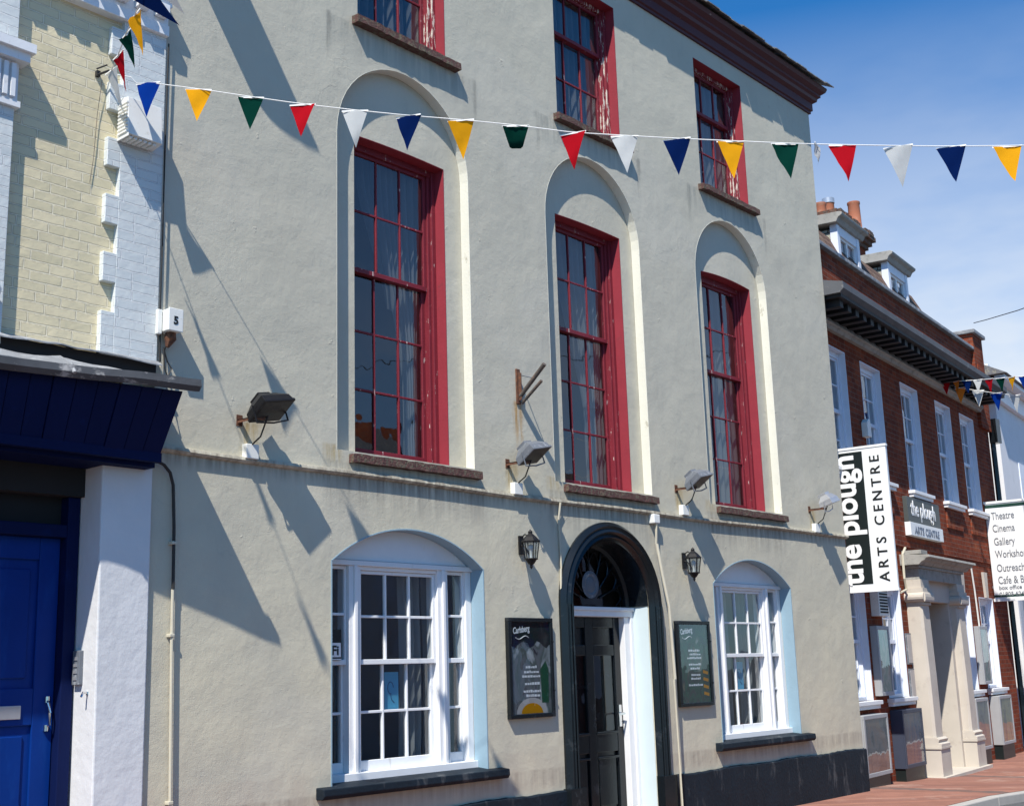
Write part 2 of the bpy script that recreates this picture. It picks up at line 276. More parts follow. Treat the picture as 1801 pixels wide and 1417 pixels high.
def glass(name, tint=(0.9, 0.93, 0.93), boost=1.0, wave=0.06):
    m = bpy.data.materials.new(name); m.use_nodes = True; n = m.node_tree; n.nodes.clear(); MATS[name] = m
    o = n.nodes.new('ShaderNodeOutputMaterial'); t = n.nodes.new('ShaderNodeBsdfTransparent'); t.inputs[0].default_value = (*tint, 1)
    g = n.nodes.new('ShaderNodeBsdfGlossy'); g.inputs['Roughness'].default_value = 0.015; g.inputs[0].default_value = (0.95, 0.97, 1, 1)
    mx = n.nodes.new('ShaderNodeMixShader'); v = coords(n, 'Object')
    u = n.nodes.new('ShaderNodeBump'); u.inputs['Strength'].default_value = wave; u.inputs['Distance'].default_value = 0.02
    n.links.new(noise(n, v, 3.0, 2), u.inputs['Height']); n.links.new(u.outputs[0], g.inputs['Normal'])
    ge = n.nodes.new('ShaderNodeNewGeometry'); dt = n.nodes.new('ShaderNodeVectorMath'); dt.operation = 'DOT_PRODUCT'
    n.links.new(ge.outputs['Normal'], dt.inputs[0]); n.links.new(ge.outputs['Incoming'], dt.inputs[1])
    k = math_(n, 'POWER', math_(n, 'SUBTRACT', 1.0, math_(n, 'ABSOLUTE', dt.outputs['Value'])), 5.0)
    n.links.new(math_(n, 'MULTIPLY', math_(n, 'MULTIPLY_ADD', k, 0.92, 0.08), boost), mx.inputs[0]); n.links.new(t.outputs[0], mx.inputs[1]); n.links.new(g.outputs[0], mx.inputs[2])
    n.links.new(mx.outputs[0], o.inputs[0])
glass('glass', (0.80, 0.84, 0.86), 1.35, 0.12)
glass('glass_dark', (0.50, 0.55, 0.58), 0.9)
def cloth(name, c, thin=0.25, tr=0.3):
    m = bpy.data.materials.new(name); m.use_nodes = True; n = m.node_tree; n.nodes.clear(); MATS[name] = m
    o = n.nodes.new('ShaderNodeOutputMaterial'); d = n.nodes.new('ShaderNodeBsdfDiffuse'); t = n.nodes.new('ShaderNodeBsdfTranslucent'); p = n.nodes.new('ShaderNodeBsdfTransparent')
    v = coords(n); cc = mixc(n, noise(n, v, 6, 3), tuple(x*0.86 for x in c), c)
    n.links.new(cc, d.inputs[0]); n.links.new(cc, t.inputs[0])
    a = n.nodes.new('ShaderNodeMixShader'); a.inputs[0].default_value = tr; n.links.new(d.outputs[0], a.inputs[1]); n.links.new(t.outputs[0], a.inputs[2])
    b2 = n.nodes.new('ShaderNodeMixShader'); b2.inputs[0].default_value = thin; n.links.new(a.outputs[0], b2.inputs[1]); n.links.new(p.outputs[0], b2.inputs[2])
    n.links.new(b2.outputs[0], o.inputs[0])
cloth('net_curtain', (0.30, 0.32, 0.34), 0.38, 0.35)
cloth('curtain_white', (0.72, 0.74, 0.76), 0.05, 0.3)
cloth('curtain_grey', (0.30, 0.31, 0.31), 0.0, 0.2)
for nm, c in dict(red=(0.42, 0.008, 0.016), yellow=(0.78, 0.36, 0.012), green=(0.003, 0.036, 0.026), white=(0.58, 0.60, 0.60), blue=(0.004, 0.035, 0.26), navy=(0.003, 0.013, 0.075), orange=(0.75, 0.22, 0.03)).items():
    cloth('flag_'+nm, c, 0.0, 0.32)

# ------------------------------------------------------------------ mesh helpers
ORG = {}
class MB:
    def __init__(s): s.v = []; s.f = []
    def box(s, x0, x1, y0, y1, z0, z1, rot=None, piv=None):
        i = len(s.v)
        P = [Vector((x, y, z)) for x in (x0, x1) for y in (y0, y1) for z in (z0, z1)]
        if rot is not None:
            c = Vector(piv) if piv else Vector(((x0+x1)/2, (y0+y1)/2, (z0+z1)/2)); P = [rot @ (q-c) + c for q in P]
        s.v += P
        s.f += [(i, i+1, i+3, i+2), (i+4, i+6, i+7, i+5), (i, i+4, i+5, i+1), (i+2, i+3, i+7, i+6), (i, i+2, i+6, i+4), (i+1, i+5, i+7, i+3)]
        return s
    def poly(s, pts): 
        i = len(s.v); s.v += [Vector(q) for q in pts]; s.f.append(tuple(range(i, i+len(pts)))); return s
    def loft(s, rings, cap=True, closed=True):
        i = len(s.v); n = len(rings[0])
        for r in rings: s.v += [Vector(q) for q in r]
        for a in range(len(rings)-1):
            for b in range(n if closed else n-1):
                b2 = (b+1) % n; s.f.append((i+a*n+b, i+a*n+b2, i+(a+1)*n+b2, i+(a+1)*n+b))
        if cap: s.f.append(tuple(i+k for k in reversed(range(n)))); s.f.append(tuple(i+(len(rings)-1)*n+k for k in range(n)))
        return s
    def prism_x(s, prof, x0, x1):            # prof: (y, z) list
        return s.loft([[(x0, y, z) for y, z in prof], [(x1, y, z) for y, z in prof]])
    def prism_y(s, prof, y0, y1):            # prof: (x, z) list
        return s.loft([[(x, y0, z) for x, z in prof], [(x, y1, z) for x, z in prof]])
    def prism_z(s, prof, z0, z1):
        return s.loft([[(x, y, z0) for x, y in prof], [(x, y, z1) for x, y in prof]])
    def tube(s, pts, r, n=8):
        pts = [Vector(p) for p in pts]; rings = []
        for k, p in enumerate(pts):
            d = (pts[min(k+1, len(pts)-1)] - pts[max(k-1, 0)]).normalized()
            a = d.cross(Vector((0, 0, 1))); a = a if a.length > 1e-3 else d.cross(Vector((0, 1, 0))); a.normalize(); b = d.cross(a)
            rr = r[k] if isinstance(r, (list, tuple)) else r
            rings.append([p + (a*math.cos(t) + b*math.sin(t))*rr for t in [2*math.pi*j/n for j in range(n)]])
        return s.loft(rings)
    def lathe(s, cx, cy, prof, n=20):        # prof: (r, z)
        return s.loft([[(cx+r*math.cos(2*math.pi*j/n), cy+r*math.sin(2*math.pi*j/n), z) for j in range(n)] for r, z in prof])
    def build(s, name, mat, parent=None, smooth=False, bevel=0.0, org=None, label=None, solid=0.0):
        o0 = Vector(org) if org is not None else (ORG.get(parent.name, Vector((0, 0, 0))) if parent else Vector((0, 0, 0)))
        me = bpy.data.meshes.new(name); me.from_pydata([tuple(q-o0) for q in s.v], [], s.f)
        me.validate(); fix_normals(me)
        ob = bpy.data.objects.new(name, me); col.objects.link(ob)
        me.materials.append(MATS[mat])
        if smooth:
            for p in me.polygons: p.use_smooth = True
            md = ob.modifiers.new('es', 'EDGE_SPLIT'); md.split_angle = R(38)
        if bevel:
            md = ob.modifiers.new('bv', 'BEVEL'); md.width = bevel; md.segments = 2; md.limit_method = 'ANGLE'; md.angle_limit = R(40)
        if solid:
            md = ob.modifiers.new('so', 'SOLIDIFY'); md.thickness = solid; md.offset = 0
        if parent: ob.parent = parent
        ORG[ob.name] = o0
        if org is not None:
            po = ORG.get(parent.name, Vector((0, 0, 0))) if parent else Vector((0, 0, 0)); ob.location = o0 - po
        if label: ob['label'] = label
        return ob
import bmesh
def fix_normals(me):
    bm = bmesh.new(); bm.from_mesh(me); bmesh.ops.recalc_face_normals(bm, faces=bm.faces); bm.to_mesh(me); bm.free()

def thing(name, label, cat, loc=(0, 0, 0), group=None, rotz=0.0):
    o = bpy.data.objects.new(name, None); col.objects.link(o); o.empty_display_size = 0.1
    o.location = loc; o.rotation_euler = (0, 0, rotz); o['label'] = label; o['category'] = cat
    if group: o['group'] = group
    ORG[o.name] = Vector((0, 0, 0)) if rotz else Vector(loc)
    return o
def tag(o, label, cat, group=None):
    o['label'] = label; o['category'] = cat
    if group: o['group'] = group
    return o
def struct(o): o['kind'] = 'structure'; return o

def sheet(name, mat, outer, holes, y0, y1, parent, org=None, label=None):
    """wall slab in the x-z plane between y0 and y1 with openings"""
    cu = bpy.data.curves.new('tmp', 'CURVE'); cu.dimensions = '2D'; cu.fill_mode = 'BOTH'; cu.extrude = (y1-y0)/2
    for loop in [outer] + holes:
        sp = cu.splines.new('POLY'); sp.points.add(len(loop)-1); sp.use_cyclic_u = True
        for k, (x, z) in enumerate(loop): sp.points[k].co = (x, z, 0, 1)
    t = bpy.data.objects.new('tmp', cu); col.objects.link(t)
    dg = bpy.context.evaluated_depsgraph_get(); dg.update()
    me = bpy.data.meshes.new_from_object(t.evaluated_get(dg)); bpy.data.objects.remove(t); bpy.data.curves.remove(cu)
    o0 = Vector(org) if org is not None else ORG[parent.name]
    for v in me.vertices:
        x, z, d = v.co; v.co = Vector((x, (y0+y1)/2 + d, z)) - o0
    me.name = name; me.materials.clear(); me.materials.append(MATS[mat]); fix_normals(me)
    for p in me.polygons: p.material_index = 0; p.use_smooth = False
    ob = bpy.data.objects.new(name, me); col.objects.link(ob); ob.parent = parent; ORG[ob.name] = o0
    if org is not None: ob.location = o0 - ORG[parent.name]
    if label: ob['label'] = label
    return ob

def rect(x0, x1, z0, z1): return [(x0, z0), (x1, z0), (x1, z1), (x0, z1)]
def arch(x0, x1, z0, zs, rise=None, n=24):
    """opening with a round (rise None) or segmental head; zs = springing"""
    c = (x0+x1)/2; h = (x1-x0)/2
    if rise is None: pts = [(c+h*math.cos(t), zs+h*math.sin(t)) for t in [math.pi*k/n for k in range(n+1)]]
    else:
        rad = (h*h+rise*rise)/(2*rise); a = math.asin(h/rad); cz = zs+rise-rad
        pts = [(c+rad*math.sin(t), cz+rad*math.cos(t)) for t in [a-2*a*k/n for k in range(n+1)]]
    return [(x0, z0), (x1, z0)] + pts

def text(name, s, mat, parent, loc, size, rot, depth=0.004, sx=1.0, align='LEFT', bold=0.0, spacing=1.0, org=None):
    """lettering as a thin raised mesh; rot = 3x3 matrix columns (right, up, out)"""
    cu = bpy.data.curves.new('tmp', 'FONT'); cu.body = s; cu.size = size; cu.align_x = align; cu.extrude = depth/2; cu.offset = bold; cu.space_character = spacing
    cu.resolution_u = 4
    t = bpy.data.objects.new('tmp', cu); col.objects.link(t)
    dg = bpy.context.evaluated_depsgraph_get(); dg.update()
    me = bpy.data.meshes.new_from_object(t.evaluated_get(dg)); bpy.data.objects.remove(t); bpy.data.curves.remove(cu)
    o0 = ORG.get(parent.name, Vector((0, 0, 0))) if parent else Vector((0, 0, 0))
    Mx = Matrix(rot).transposed()
    for v in me.vertices: v.co = Mx @ Vector((v.co.x*sx, v.co.y, v.co.z)) + Vector(loc) - o0
    me.name = name; me.materials.clear(); me.materials.append(MATS[mat])
    for p in me.polygons: p.material_index = 0
    ob = bpy.data.objects.new(name, me); col.objects.link(ob); ob.parent = parent; ORG[ob.name] = o0
    return ob
FRONT = ((1, 0, 0), (0, 0, 1), (0, -1, 0))        # reads left to right on a wall facing -y

def copy_tree(o, parent=None, loc=None):
    c = o.copy(); col.objects.link(c); c.parent = parent
    if loc is not None: c.location = loc
    for ch in list(o.children): copy_tree(ch, c)
    return c

# ------------------------------------------------------------------ ground
g = MB(); g.poly([(-1500, -1500, -0.35), (1500, -1500, -0.35), (1500, 1500, -0.35), (-1500, 1500, -0.35)])
struct(g.build('ground', 'ground_mat'))
def gz(x): return 0.12 if x < 14.3 else 0.12 - min(1, (x-14.3)/4.0)*0.13   # the pavement falls gently past the corner
p = MB(); xs = [-8, 0, 4, 8, 12, 14.3, 15.3, 16.3, 17.3, 18.3, 22, 26, 34]
for a, b in zip(xs[:-1], xs[1:]):
    ya = -1.42; 
    p.loft([[(a, ya, gz(a)), (a, 7, gz(a)), (a, 7, -0.3), (a, ya, -0.3)], [(b, ya, gz(b)), (b, 7, gz(b)), (b, 7, -0.3), (b, ya, -0.3)]])
struct(p.build('pavement', 'paving'))
p = MB()
for a, b in zip(xs[:-1], xs[1:]):
    p.loft([[(a, -1.55, gz(a)-0.003), (a, -1.42, gz(a)-0.003), (a, -1.42, -0.3), (a, -1.55, -0.3)], [(b, -1.55, gz(b)-0.003), (b, -1.42, gz(b)-0.003), (b, -1.42, -0.3), (b, -1.55, -0.3)]])
struct(p.build('kerb', 'kerb_stone', bevel=0.012))
p = MB()
for a, b in zip(xs[:-1], xs[1:]): p.poly([(a, -9.6, gz(a)-0.1), (b, -9.6, gz(b)-0.1), (b, -1.55, gz(b)-0.1), (a, -1.55, gz(a)-0.1)])
struct(p.build('road', 'asphalt'))
p = MB()
for a, b in zip(xs[:-1], xs[1:]): p.loft([[(a, -12, gz(a)), (a, -9.6, gz(a)), (a, -9.6, -0.3), (a, -12, -0.3)], [(b, -12, gz(b)), (b, -9.6, gz(b)), (b, -9.6, -0.3), (b, -12, -0.3)]])
struct(p.build('far_pavement', 'paving'))

# ------------------------------------------------------------------ the grey rendered building
XL, XR = 4.53, 14.28
hall = thing('rendered_building', 'grey rendered three-storey building with tall maroon arched sash windows and black arched doorway', 'building', (XL, 0, GZ))
BAYS = (6.87, 9.45, 12.02)
TOPC = (6.85, 9.45, 12.01)
up_holes = [rect(c-0.515, c+0.515, 6.93, 8.50) for c in TOPC]
ground_holes = [arch(6.06, 7.70, 0.85, 2.45, 0.28), arch(11.22, 12.83, 0.85, 2.45, 0.28)]
DX, DR, DZ = 9.45, 0.60, 2.19
door_hole = arch(DX-DR, DX+DR, 0.0, DZ)
lay1 = [arch(c-0.76, c+0.76, 3.29, 5.86) for c in BAYS] + up_holes + ground_holes + [door_hole]
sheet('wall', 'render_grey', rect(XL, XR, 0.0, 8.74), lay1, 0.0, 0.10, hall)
WOP = [(c+0.03-0.52, c+0.03+0.52) for c in BAYS]
CAMB = (0.012, 0.012, 0.03)
lay2 = [arch(a, b, 3.27, 5.945, cb_, 10) for (a, b), cb_ in zip(WOP, CAMB)] + up_holes + ground_holes + [door_hole]
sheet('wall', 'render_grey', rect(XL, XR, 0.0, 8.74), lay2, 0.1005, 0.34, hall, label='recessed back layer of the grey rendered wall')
for c in BAYS:
    loop = arch(c-0.76, c+0.76, 3.29, 5.86)
    b_ = MB(); pts_ = [(c-0.76, 3.29)] + [(x, z) for x, z in reversed(loop[2:])] + [(c+0.76, 3.29)]
    inn = [(c+(x-c)*0.9965, z-(0.0026 if z > 5.86 else 0)) for x, z in pts_]
    b_.loft([[(a[0], -0.0015, a[1]), (a[0], 0.0985, a[1]), (q_[0], 0.0985, q_[1]), (q_[0], -0.0015, q_[1])] for a, q_ in zip(pts_, inn)])
    b_.build('recess_reveal', 'cream_reveal', hall)
# side and back shell, floors
sh = MB(); sh.box(XR-0.30, XR-0.002, 0.341, 8, 0, 8.73); sh.box(XL+0.002, XL+0.3, 0.341, 8, 0, 8.73); sh.box(XL+0.3, XR-0.3, 7.7, 8, 0, 8.73)
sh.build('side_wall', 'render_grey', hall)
sh = MB()
for z in (0.1, 3.0, 6.25, 8.6): sh.box(XL+0.301, XR-0.301, 0.342, 5.0, z, z+0.12)
sh.box(XL+0.301, XR-0.301, 5.0, 5.1, 0.1, 8.7)
for x in (8.15, 10.75): sh.box(x, x+0.1, 0.342, 4.99, 0.1, 8.7)
sh.build('interior', 'room_dark', hall)
# plinth
for xa_, xb_ in ((XL+0.03, DX-0.80), (DX+0.80, XR+0.03)):          # plinth, its painted top edge cut in by hand
    rings = []
    for k in range(61):
        x = xa_+(xb_-xa_)*k/60; z = 0.612+0.006*math.sin(x*5.1)+random.uniform(-0.004, 0.004); y = -0.033+0.003*math.sin(x*3.3)+random.uniform(-0.0015, 0.0015)
        rings.append([(x, 0.001, 0), (x, y, 0), (x, y, z-0.012), (x, y+0.012, z), (x, 0.001, z)])
    pl = MB(); pl.loft(rings); pl.build('plinth', 'plinth_paint', hall)
pl = MB(); pl.box(XR+0.001, XR+0.03, 0.002, 3.0, 0, 0.61); pl.build('plinth', 'plinth_paint', hall)
# string course: thin projecting moulding, slightly sagging
sc = MB()
def zstr(x): return 3.115 - 0.02*math.sin((x-XL)/(XR-XL)*math.pi) + 0.006*math.sin(x*2.1)
rings = []
for k in range(40):
    x = XL+0.02 + (XR-XL+0.01)*k/39; z = zstr(x); rings.append([(x, 0.002, z+0.035), (x, -0.034, z+0.026), (x, -0.040, z+0.004), (x, -0.022, z-0.012), (x, 0.002, z-0.016)])
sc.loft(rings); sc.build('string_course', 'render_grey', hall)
# cornice (maroon, moulded) and slates
cz = 8.73
prof = [(0.002, cz-0.01), (-0.025, cz-0.01), (-0.025, cz+0.02), (-0.045, cz+0.03), (-0.045, cz+0.13), (-0.09, cz+0.16), (-0.10, cz+0.20), (-0.13, cz+0.22), (-0.13, cz+0.25), (-0.18, cz+0.29), (-0.20, cz+0.335), (0.002, cz+0.335)]
c = MB(); rings = []
for x, e in ((XL-0.02, 0), (XR, 1)): rings.append([(x - (y if e else 0), y, z) for y, z in prof])
rings.append([(XR - y, 6.0, z) for y, z in prof])
c.loft(rings); c.build('cornice', 'maroon_paint', hall)
rf = MB()
for k in range(11):                                                  # courses of slates stepping up the slope
    y0 = -0.27 + k*0.3; z0 = cz+0.350 + k*0.19
    x = XL - 0.02 - random.random()*0.2
    while x < XR+0.20 - k*0.12:
        w = 0.26; dz = random.uniform(-0.004, 0.006); dy = random.uniform(-0.012, 0.012); x1 = min(x+w, XR+0.25-k*0.12)
        rf.loft([[(x, y0+dy, z0+dz), (x, y0+0.40, z0+0.235), (x, y0+0.40, z0+0.247), (x, y0+dy, z0+dz+0.013)], [(x1-0.006, y0+dy, z0+dz), (x1-0.006, y0+0.40, z0+0.235), (x1-0.006, y0+0.40, z0+0.247), (x1-0.006, y0+dy, z0+dz+0.013)]])
        x += w
rf.loft([[(XL, -0.20, cz+0.346), (XR+0.2, -0.20, cz+0.346), (XR+0.2, 7.0, cz+0.346), (XL, 7.0, cz+0.346)], [(XL, 3.2, cz+2.4), (XR-1.5, 3.2, cz+2.4), (XR-1.5, 3.6, cz+2.4), (XL, 3.6, cz+2.4)]])
rf.build('roof', 'slate', hall)

def curtain_mesh(mb, x0, x1, y, z0, z1, folds=8, amp=0.03, n=64, gather=None):
    """hanging cloth; gather=(x, z): pulled aside towards x below z"""
    zs = [z0 + (z1-z0)*k/14 for k in range(15)]; i = len(mb.v)
    for z in zs:
        for k in range(n+1):
            t = k/n; x = x0 + (x1-x0)*t
            if gather:
                gx, gzz = gather; w = max(0, min(1, (z1-z)/(z1-gzz))); w = w*w*(3-2*w)
                x = x + (gx - x)*w*0.75
            mb.v.append(Vector((x, y + amp*math.sin(t*folds*2*math.pi + 0.6*math.sin(z*3)) + 0.4*amp*math.sin(t*folds*5.3+z), z)))
    for a in range(14):
        for k in range(n): j = i+a*(n+1)+k; mb.f.append((j, j+1, j+n+2, j+n+1))

def red_window(cx, yf, z0, z1, half, rows_up, rows_low, cur, camber=0.0, depth=0.15, parent=hall, peel='red_mostly', sill_over=(0.12, 0.22), sill_proj=0.06, sill_y=None):
    o = (cx, yf, z0); W = MB(); x0, x1 = cx-half, cx+half; yb = yf+depth
    zt = z1+camber
    # painted reveal boards
    rv = MB()
    rv.box(x0-0.002, x0+0.003, yf+0.006, yb, z0, z1); rv.box(x1-0.003, x1+0.002, yf-0.002, yb, z0, z1)
    if camber:
        n = 8; rad = (half*half+camber*camber)/(2*camber); a = math.asin(half/rad); cz_ = z1+camber-rad; P = []
        for k in range(n+1): t = -a+2*a*k/n; P.append((cx+rad*math.sin(t), cz_+rad*math.cos(t)))
        rv.loft([[(x, yf-0.003, z+0.002), (x, yb, z+0.002), (x, yb, z-0.003), (x, yf-0.002, z-0.003)] for x, z in P])
    else: rv.box(x0+0.003, x1-0.003, yf-0.002, yb, z1-0.003, z1+0.002)
    # stepped box frame
    for a, b, ya in ((x0+0.003, x0+0.045, yb-0.045), (x0+0.045, x0+0.075, yb-0.02)):
        W.box(a, b, ya, yb+0.07, z0+0.02, z1); W.box(2*cx-b, 2*cx-a, ya, yb+0.07, z0+0.02, z1)
    W.box(x0+0.003, x1-0.003, yb-0.03, yb+0.07, z1-0.05, zt-0.004 if camber else z1-0.004)
    W.box(x0+0.003, x1-0.003, yb-0.05, yb+0.07, z0, z0+0.045)
    fr = W.build('window', peel, parent, org=o, bevel=0.004)
    rv.build('reveal', 'red_paint', fr)
    gx0, gx1 = x0+0.075, x1-0.075; gz0, gz1 = z0+0.045, z1-0.05
    rows = rows_up+rows_low; zm = gz0 + (gz1-gz0)*rows_low/rows
    sash = MB(); paneb = MB()
    for (za, zb, ys, nr, bot, top) in ((zm-0.02, gz1, yb+0.0, rows_up, 0.04, 0.03), (gz0, zm+0.02, yb+0.034, rows_low, 0.075, 0.04)):
        sash.box(gx0, gx0+0.035, ys, ys+0.032, za, zb); sash.box(gx1-0.035, gx1, ys, ys+0.032, za, zb)
        sash.box(gx0+0.035, gx1-0.035, ys-0.002, ys+0.032, za, za+bot); sash.box(gx0+0.035, gx1-0.035, ys-0.001, ys+0.032, zb-top, zb)
        for k in (1, 2):
            x = gx0+0.035+(gx1-gx0-0.07)*k/3; sash.box(x-0.008, x+0.008, ys+0.003, ys+0.028, za+bot, zb-top)
        for k in range(1, nr):
            z = za+bot+(zb-top-za-bot)*k/nr; sash.box(gx0+0.035, gx1-0.035, ys+0.0045, ys+0.0265, z-0.009, z+0.009)
        nx = 3
        for i in range(nx):                                           # every pane sits a hair out of true, like old glass
            for j in range(nr):
                xa = gx0+0.035+(gx1-gx0-0.07)*i/nx; xb = gx0+0.035+(gx1-gx0-0.07)*(i+1)/nx
                zc = za+bot+(zb-top-za-bot)*j/nr; zd = za+bot+(zb-top-za-bot)*(j+1)/nr
                t = [random.uniform(-0.0035, 0.0035) for _ in range(4)]; y = ys+0.016
                paneb.poly([(xa, y+t[0], zc), (xb, y+t[1], zc), (xb, y+t[1]+t[2], zd), (xa, y+t[0]+t[2], zd)])
    sash.build('sash', 'red_mostly', fr, bevel=0.003); paneb.build('pane', 'glass', fr)
    cb = MB(); cur(cb, cx, yb+0.13, z0, z1, half)
    if cb.v: cb.build('curtain', 'net_curtain', fr, smooth=True)
    s = MB(); sy = yf if sill_y is None else sill_y
    # rough stone sill with a worn front edge
    rings = []; a, b = x0-sill_over[0], x1+sill_over[1]
    for k in range(25):
        x = a+(b-a)*k/24; w = random.uniform(-0.004, 0.004); w2 = random.uniform(-0.005, 0.004)
        rings.append([(x, yb-0.04, z0+0.012), (x, sy-sill_proj+w, z0-0.004+w2), (x, sy-sill_proj-0.004+w, z0-0.068+w2), (x, yb-0.04, z0-0.075)])
    s.loft(rings); s.build('sill', 'sill_weathered', fr)
    return fr

def cur_a(mb, cx, y, z0, z1, h):
    curtain_mesh(mb, cx-0.08, cx+h-0.05, y, z0, z1-0.02, 7, 0.03, 80, (cx+h-0.12, z0+0.6)); curtain_mesh(mb, cx-h+0.3, cx+0.05, y+0.05, z0+1.4, z1, 4, 0.025, 40, (cx+0.3, z0+1.2))
def cur_b(mb, cx, y, z0, z1, h):
    curtain_mesh(mb, cx-h+0.28, cx+h-0.05, y, z0+0.9, z1-0.02, 7, 0.03, 80, (cx+h-0.15, z0+0.5)); curtain_mesh(mb, cx+0.2, cx+h-0.05, y+0.02, z0, z1-0.5, 5, 0.03, 40)
def cur_c(mb, cx, y, z0, z1, h): curtain_mesh(mb, cx-h+0.05, cx+h-0.05, y, z0, z1-0.02, 8, 0.02, 90)
def cur_d(mb, cx, y, z0, z1, h):
    curtain_mesh(mb, cx-h+0.05, cx+h-0.05, y, z0, z1-0.02, 9, 0.035, 100)
for (a, b), cf, pe, cb_ in zip(WOP, (cur_a, cur_b, cur_c), ('red_mostly', 'red_mostly', 'red_mostly'), CAMB):
    red_window((a+b)/2, 0.10, 3.27, 5.945, 0.52, 2, 3, cf, cb_, 0.15, peel=pe, sill_over=(0.15, 0.245), sill_proj=0.055, sill_y=0.0)
for c, pe in zip(TOPC, ('red_peeling', 'red_peeling', 'red_peeling')):
    red_window(c, 0.0, 6.93, 8.50, 0.515, 1, 2, cur_d, 0, 0.15, peel=pe, sill_over=(0.06, 0.13), sill_proj=0.075)

def white_window(x0, x1):
    cx = (x0+x1)/2; z0 = 0.85; y = 0.15; o = (cx, 0, z0)
    F = MB()
    seg = arch(x0, x1, 0, 2.45, 0.28)
    # tympanum board following the arch
    head = [(x, z) for x, z in seg[2:]]; inner = [(cx+(x-cx)*0.999, z-0.001) for x, z in head]
    F.loft([[(x, y-0.012, 2.48) for x, z in inner] + [(x, y-0.012, z) for x, z in reversed(inner)], [(x, y+0.05, 2.48) for x, z in inner] + [(x, y+0.05, z) for x, z in reversed(inner)]])
    F.box(x0+0.003, x1-0.003, y-0.03, y+0.05, 2.44, 2.48)
    F.box(x0+0.003, x0+0.07, y-0.008, y+0.12, z0+0.02, 2.44); F.box(x1-0.07, x1-0.003, y-0.008, y+0.12, z0+0.02, 2.44)
    F.box(x0+0.003, x1-0.003, y-0.05, y+0.12, z0+0.005, z0+0.07)
    for m in (cx-0.475, cx+0.475):
        F.box(m-0.058, m+0.058, y-0.014, y+0.12, z0+0.07, 2.44); F.box(m-0.016, m+0.016, y-0.034, y-0.014, z0+0.05, 2.44)
    F.box(cx-0.417, cx+0.417, y-0.004, y+0.12, 2.41, 2.44)
    fr = F.build('window', 'white_paint', hall, org=o, bevel=0.004)
    S = MB(); P = MB()
    def sash(a, b, za, zb, ys, cols, nr, bot, top, st):
        S.box(a, a+st, ys, ys+0.035, za, zb); S.box(b-st, b, ys, ys+0.035, za, zb)
        S.box(a+st, b-st, ys-0.002, ys+0.035, za, za+bot); S.box(a+st, b-st, ys-0.001, ys+0.035, zb-top, zb)
        for k in range(1, cols): x = a+st+(b-a-2*st)*k/cols; S.box(x-0.009, x+0.009, ys+0.002, ys+0.03, za+bot, zb-top)
        for k in range(1, nr): z = za+bot+(zb-top-za-bot)*k/nr; S.box(a+st, b-st, ys+0.0035, ys+0.0285, z-0.010, z+0.010)
        for i in range(cols):
            for j in range(nr):
                xa = a+st+(b-a-2*st)*i/cols; xb = a+st+(b-a-2*st)*(i+1)/cols; zc = za+bot+(zb-top-za-bot)*j/nr; zd = za+bot+(zb-top-za-bot)*(j+1)/nr
                t = [random.uniform(-0.003, 0.003) for _ in range(3)]; P.poly([(xa, ys+0.018+t[0], zc), (xb, ys+0.018+t[1], zc), (xb, ys+0.018+t[1]+t[2], zd), (xa, ys+0.018+t[0]+t[2], zd)])
    zm = 1.72
    for a, b, c_, st in ((cx-0.415, cx+0.415, 3, 0.03), (x0+0.07, cx-0.535, 1, 0.018), (cx+0.535, x1-0.07, 1, 0.018)):
        sash(a, b, zm-0.02, 2.408 if c_ == 3 else 2.437, y+0.015, c_, 2, 0.038, 0.025, st)
        sash(a, b, z0+0.07, zm+0.018, y+0.053, c_, 2, 0.075, 0.038, st)
    S.build('sash', 'white_paint', fr, bevel=0.003); P.build('pane', 'glass', fr)
    # pale blue painted reveal lining on the right and left
    B = MB(); B.box(x1-0.004, x1+0.006, -0.003, y-0.01, z0, 2.455); B.box(x0-0.006, x0+0.004, -0.003, y-0.01, z0, 2.455)
    B.loft([[(x, -0.003, z+0.006), (x, y-0.013, z+0.006), (x, y-0.013, z-0.004), (x, -0.003, z-0.004)] for x, z in head])
    B.build('reveal', 'blue_reveal', fr)
    # black sill
    s = MB(); s.prism_x([(y-0.03, z0+0.02), (-0.085, z0-0.002), (-0.09, z0-0.05), (-0.07, z0-0.075), (y-0.03, z0-0.075)], x0-0.14, x1+0.17)
    s.build('sill', 'plinth_paint', fr, bevel=0.006)
    c = MB(); curtain_mesh(c, cx+0.20, cx+0.42, y+0.22, z0+0.05, 2.4, 3, 0.025, 40); curtain_mesh(c, cx+0.5, x1-0.03, y+0.25, z0+0.05, 2.4, 3, 0.03, 40)
    if x0 > 10: curtain_mesh(c, x0+0.1, cx+0.15, y+0.3, z0+0.05, 2.4, 6, 0.03, 60)
    c.build('curtain', 'curtain_grey', fr, smooth=True)
    return fr
white_window(6.06, 7.70); white_window(11.22, 12.83)

# doorway: black reeded arched surround, fanlight, door
da = MB(); bands = [(0.60, -0.015), (0.63, -0.05), (0.655, -0.035), (0.68, -0.065), (0.71, -0.045), (0.735, -0.06), (0.76, -0.035), (0.775, -0.02)]
def ring_at(t):
    r0 = [(DR-0.004, 0.10)] + bands + [(0.775, 0.001)]
    return r0
rings = []
prof = [(0.596, 0.002)] + bands + [(0.775, 0.002)]
for z in (0.0, 0.6, 1.4): rings.append([(DX+r, y, z) for r, y in prof])
for k in range(33):
    t = math.pi*k/32; rings.append([(DX+r*math.cos(t), y, DZ+r*math.sin(t)) for r, y in prof])
for z in (1.4, 0.6, 0.0): rings.append([(DX-r, y, z) for r, y in prof])
da.loft(rings)
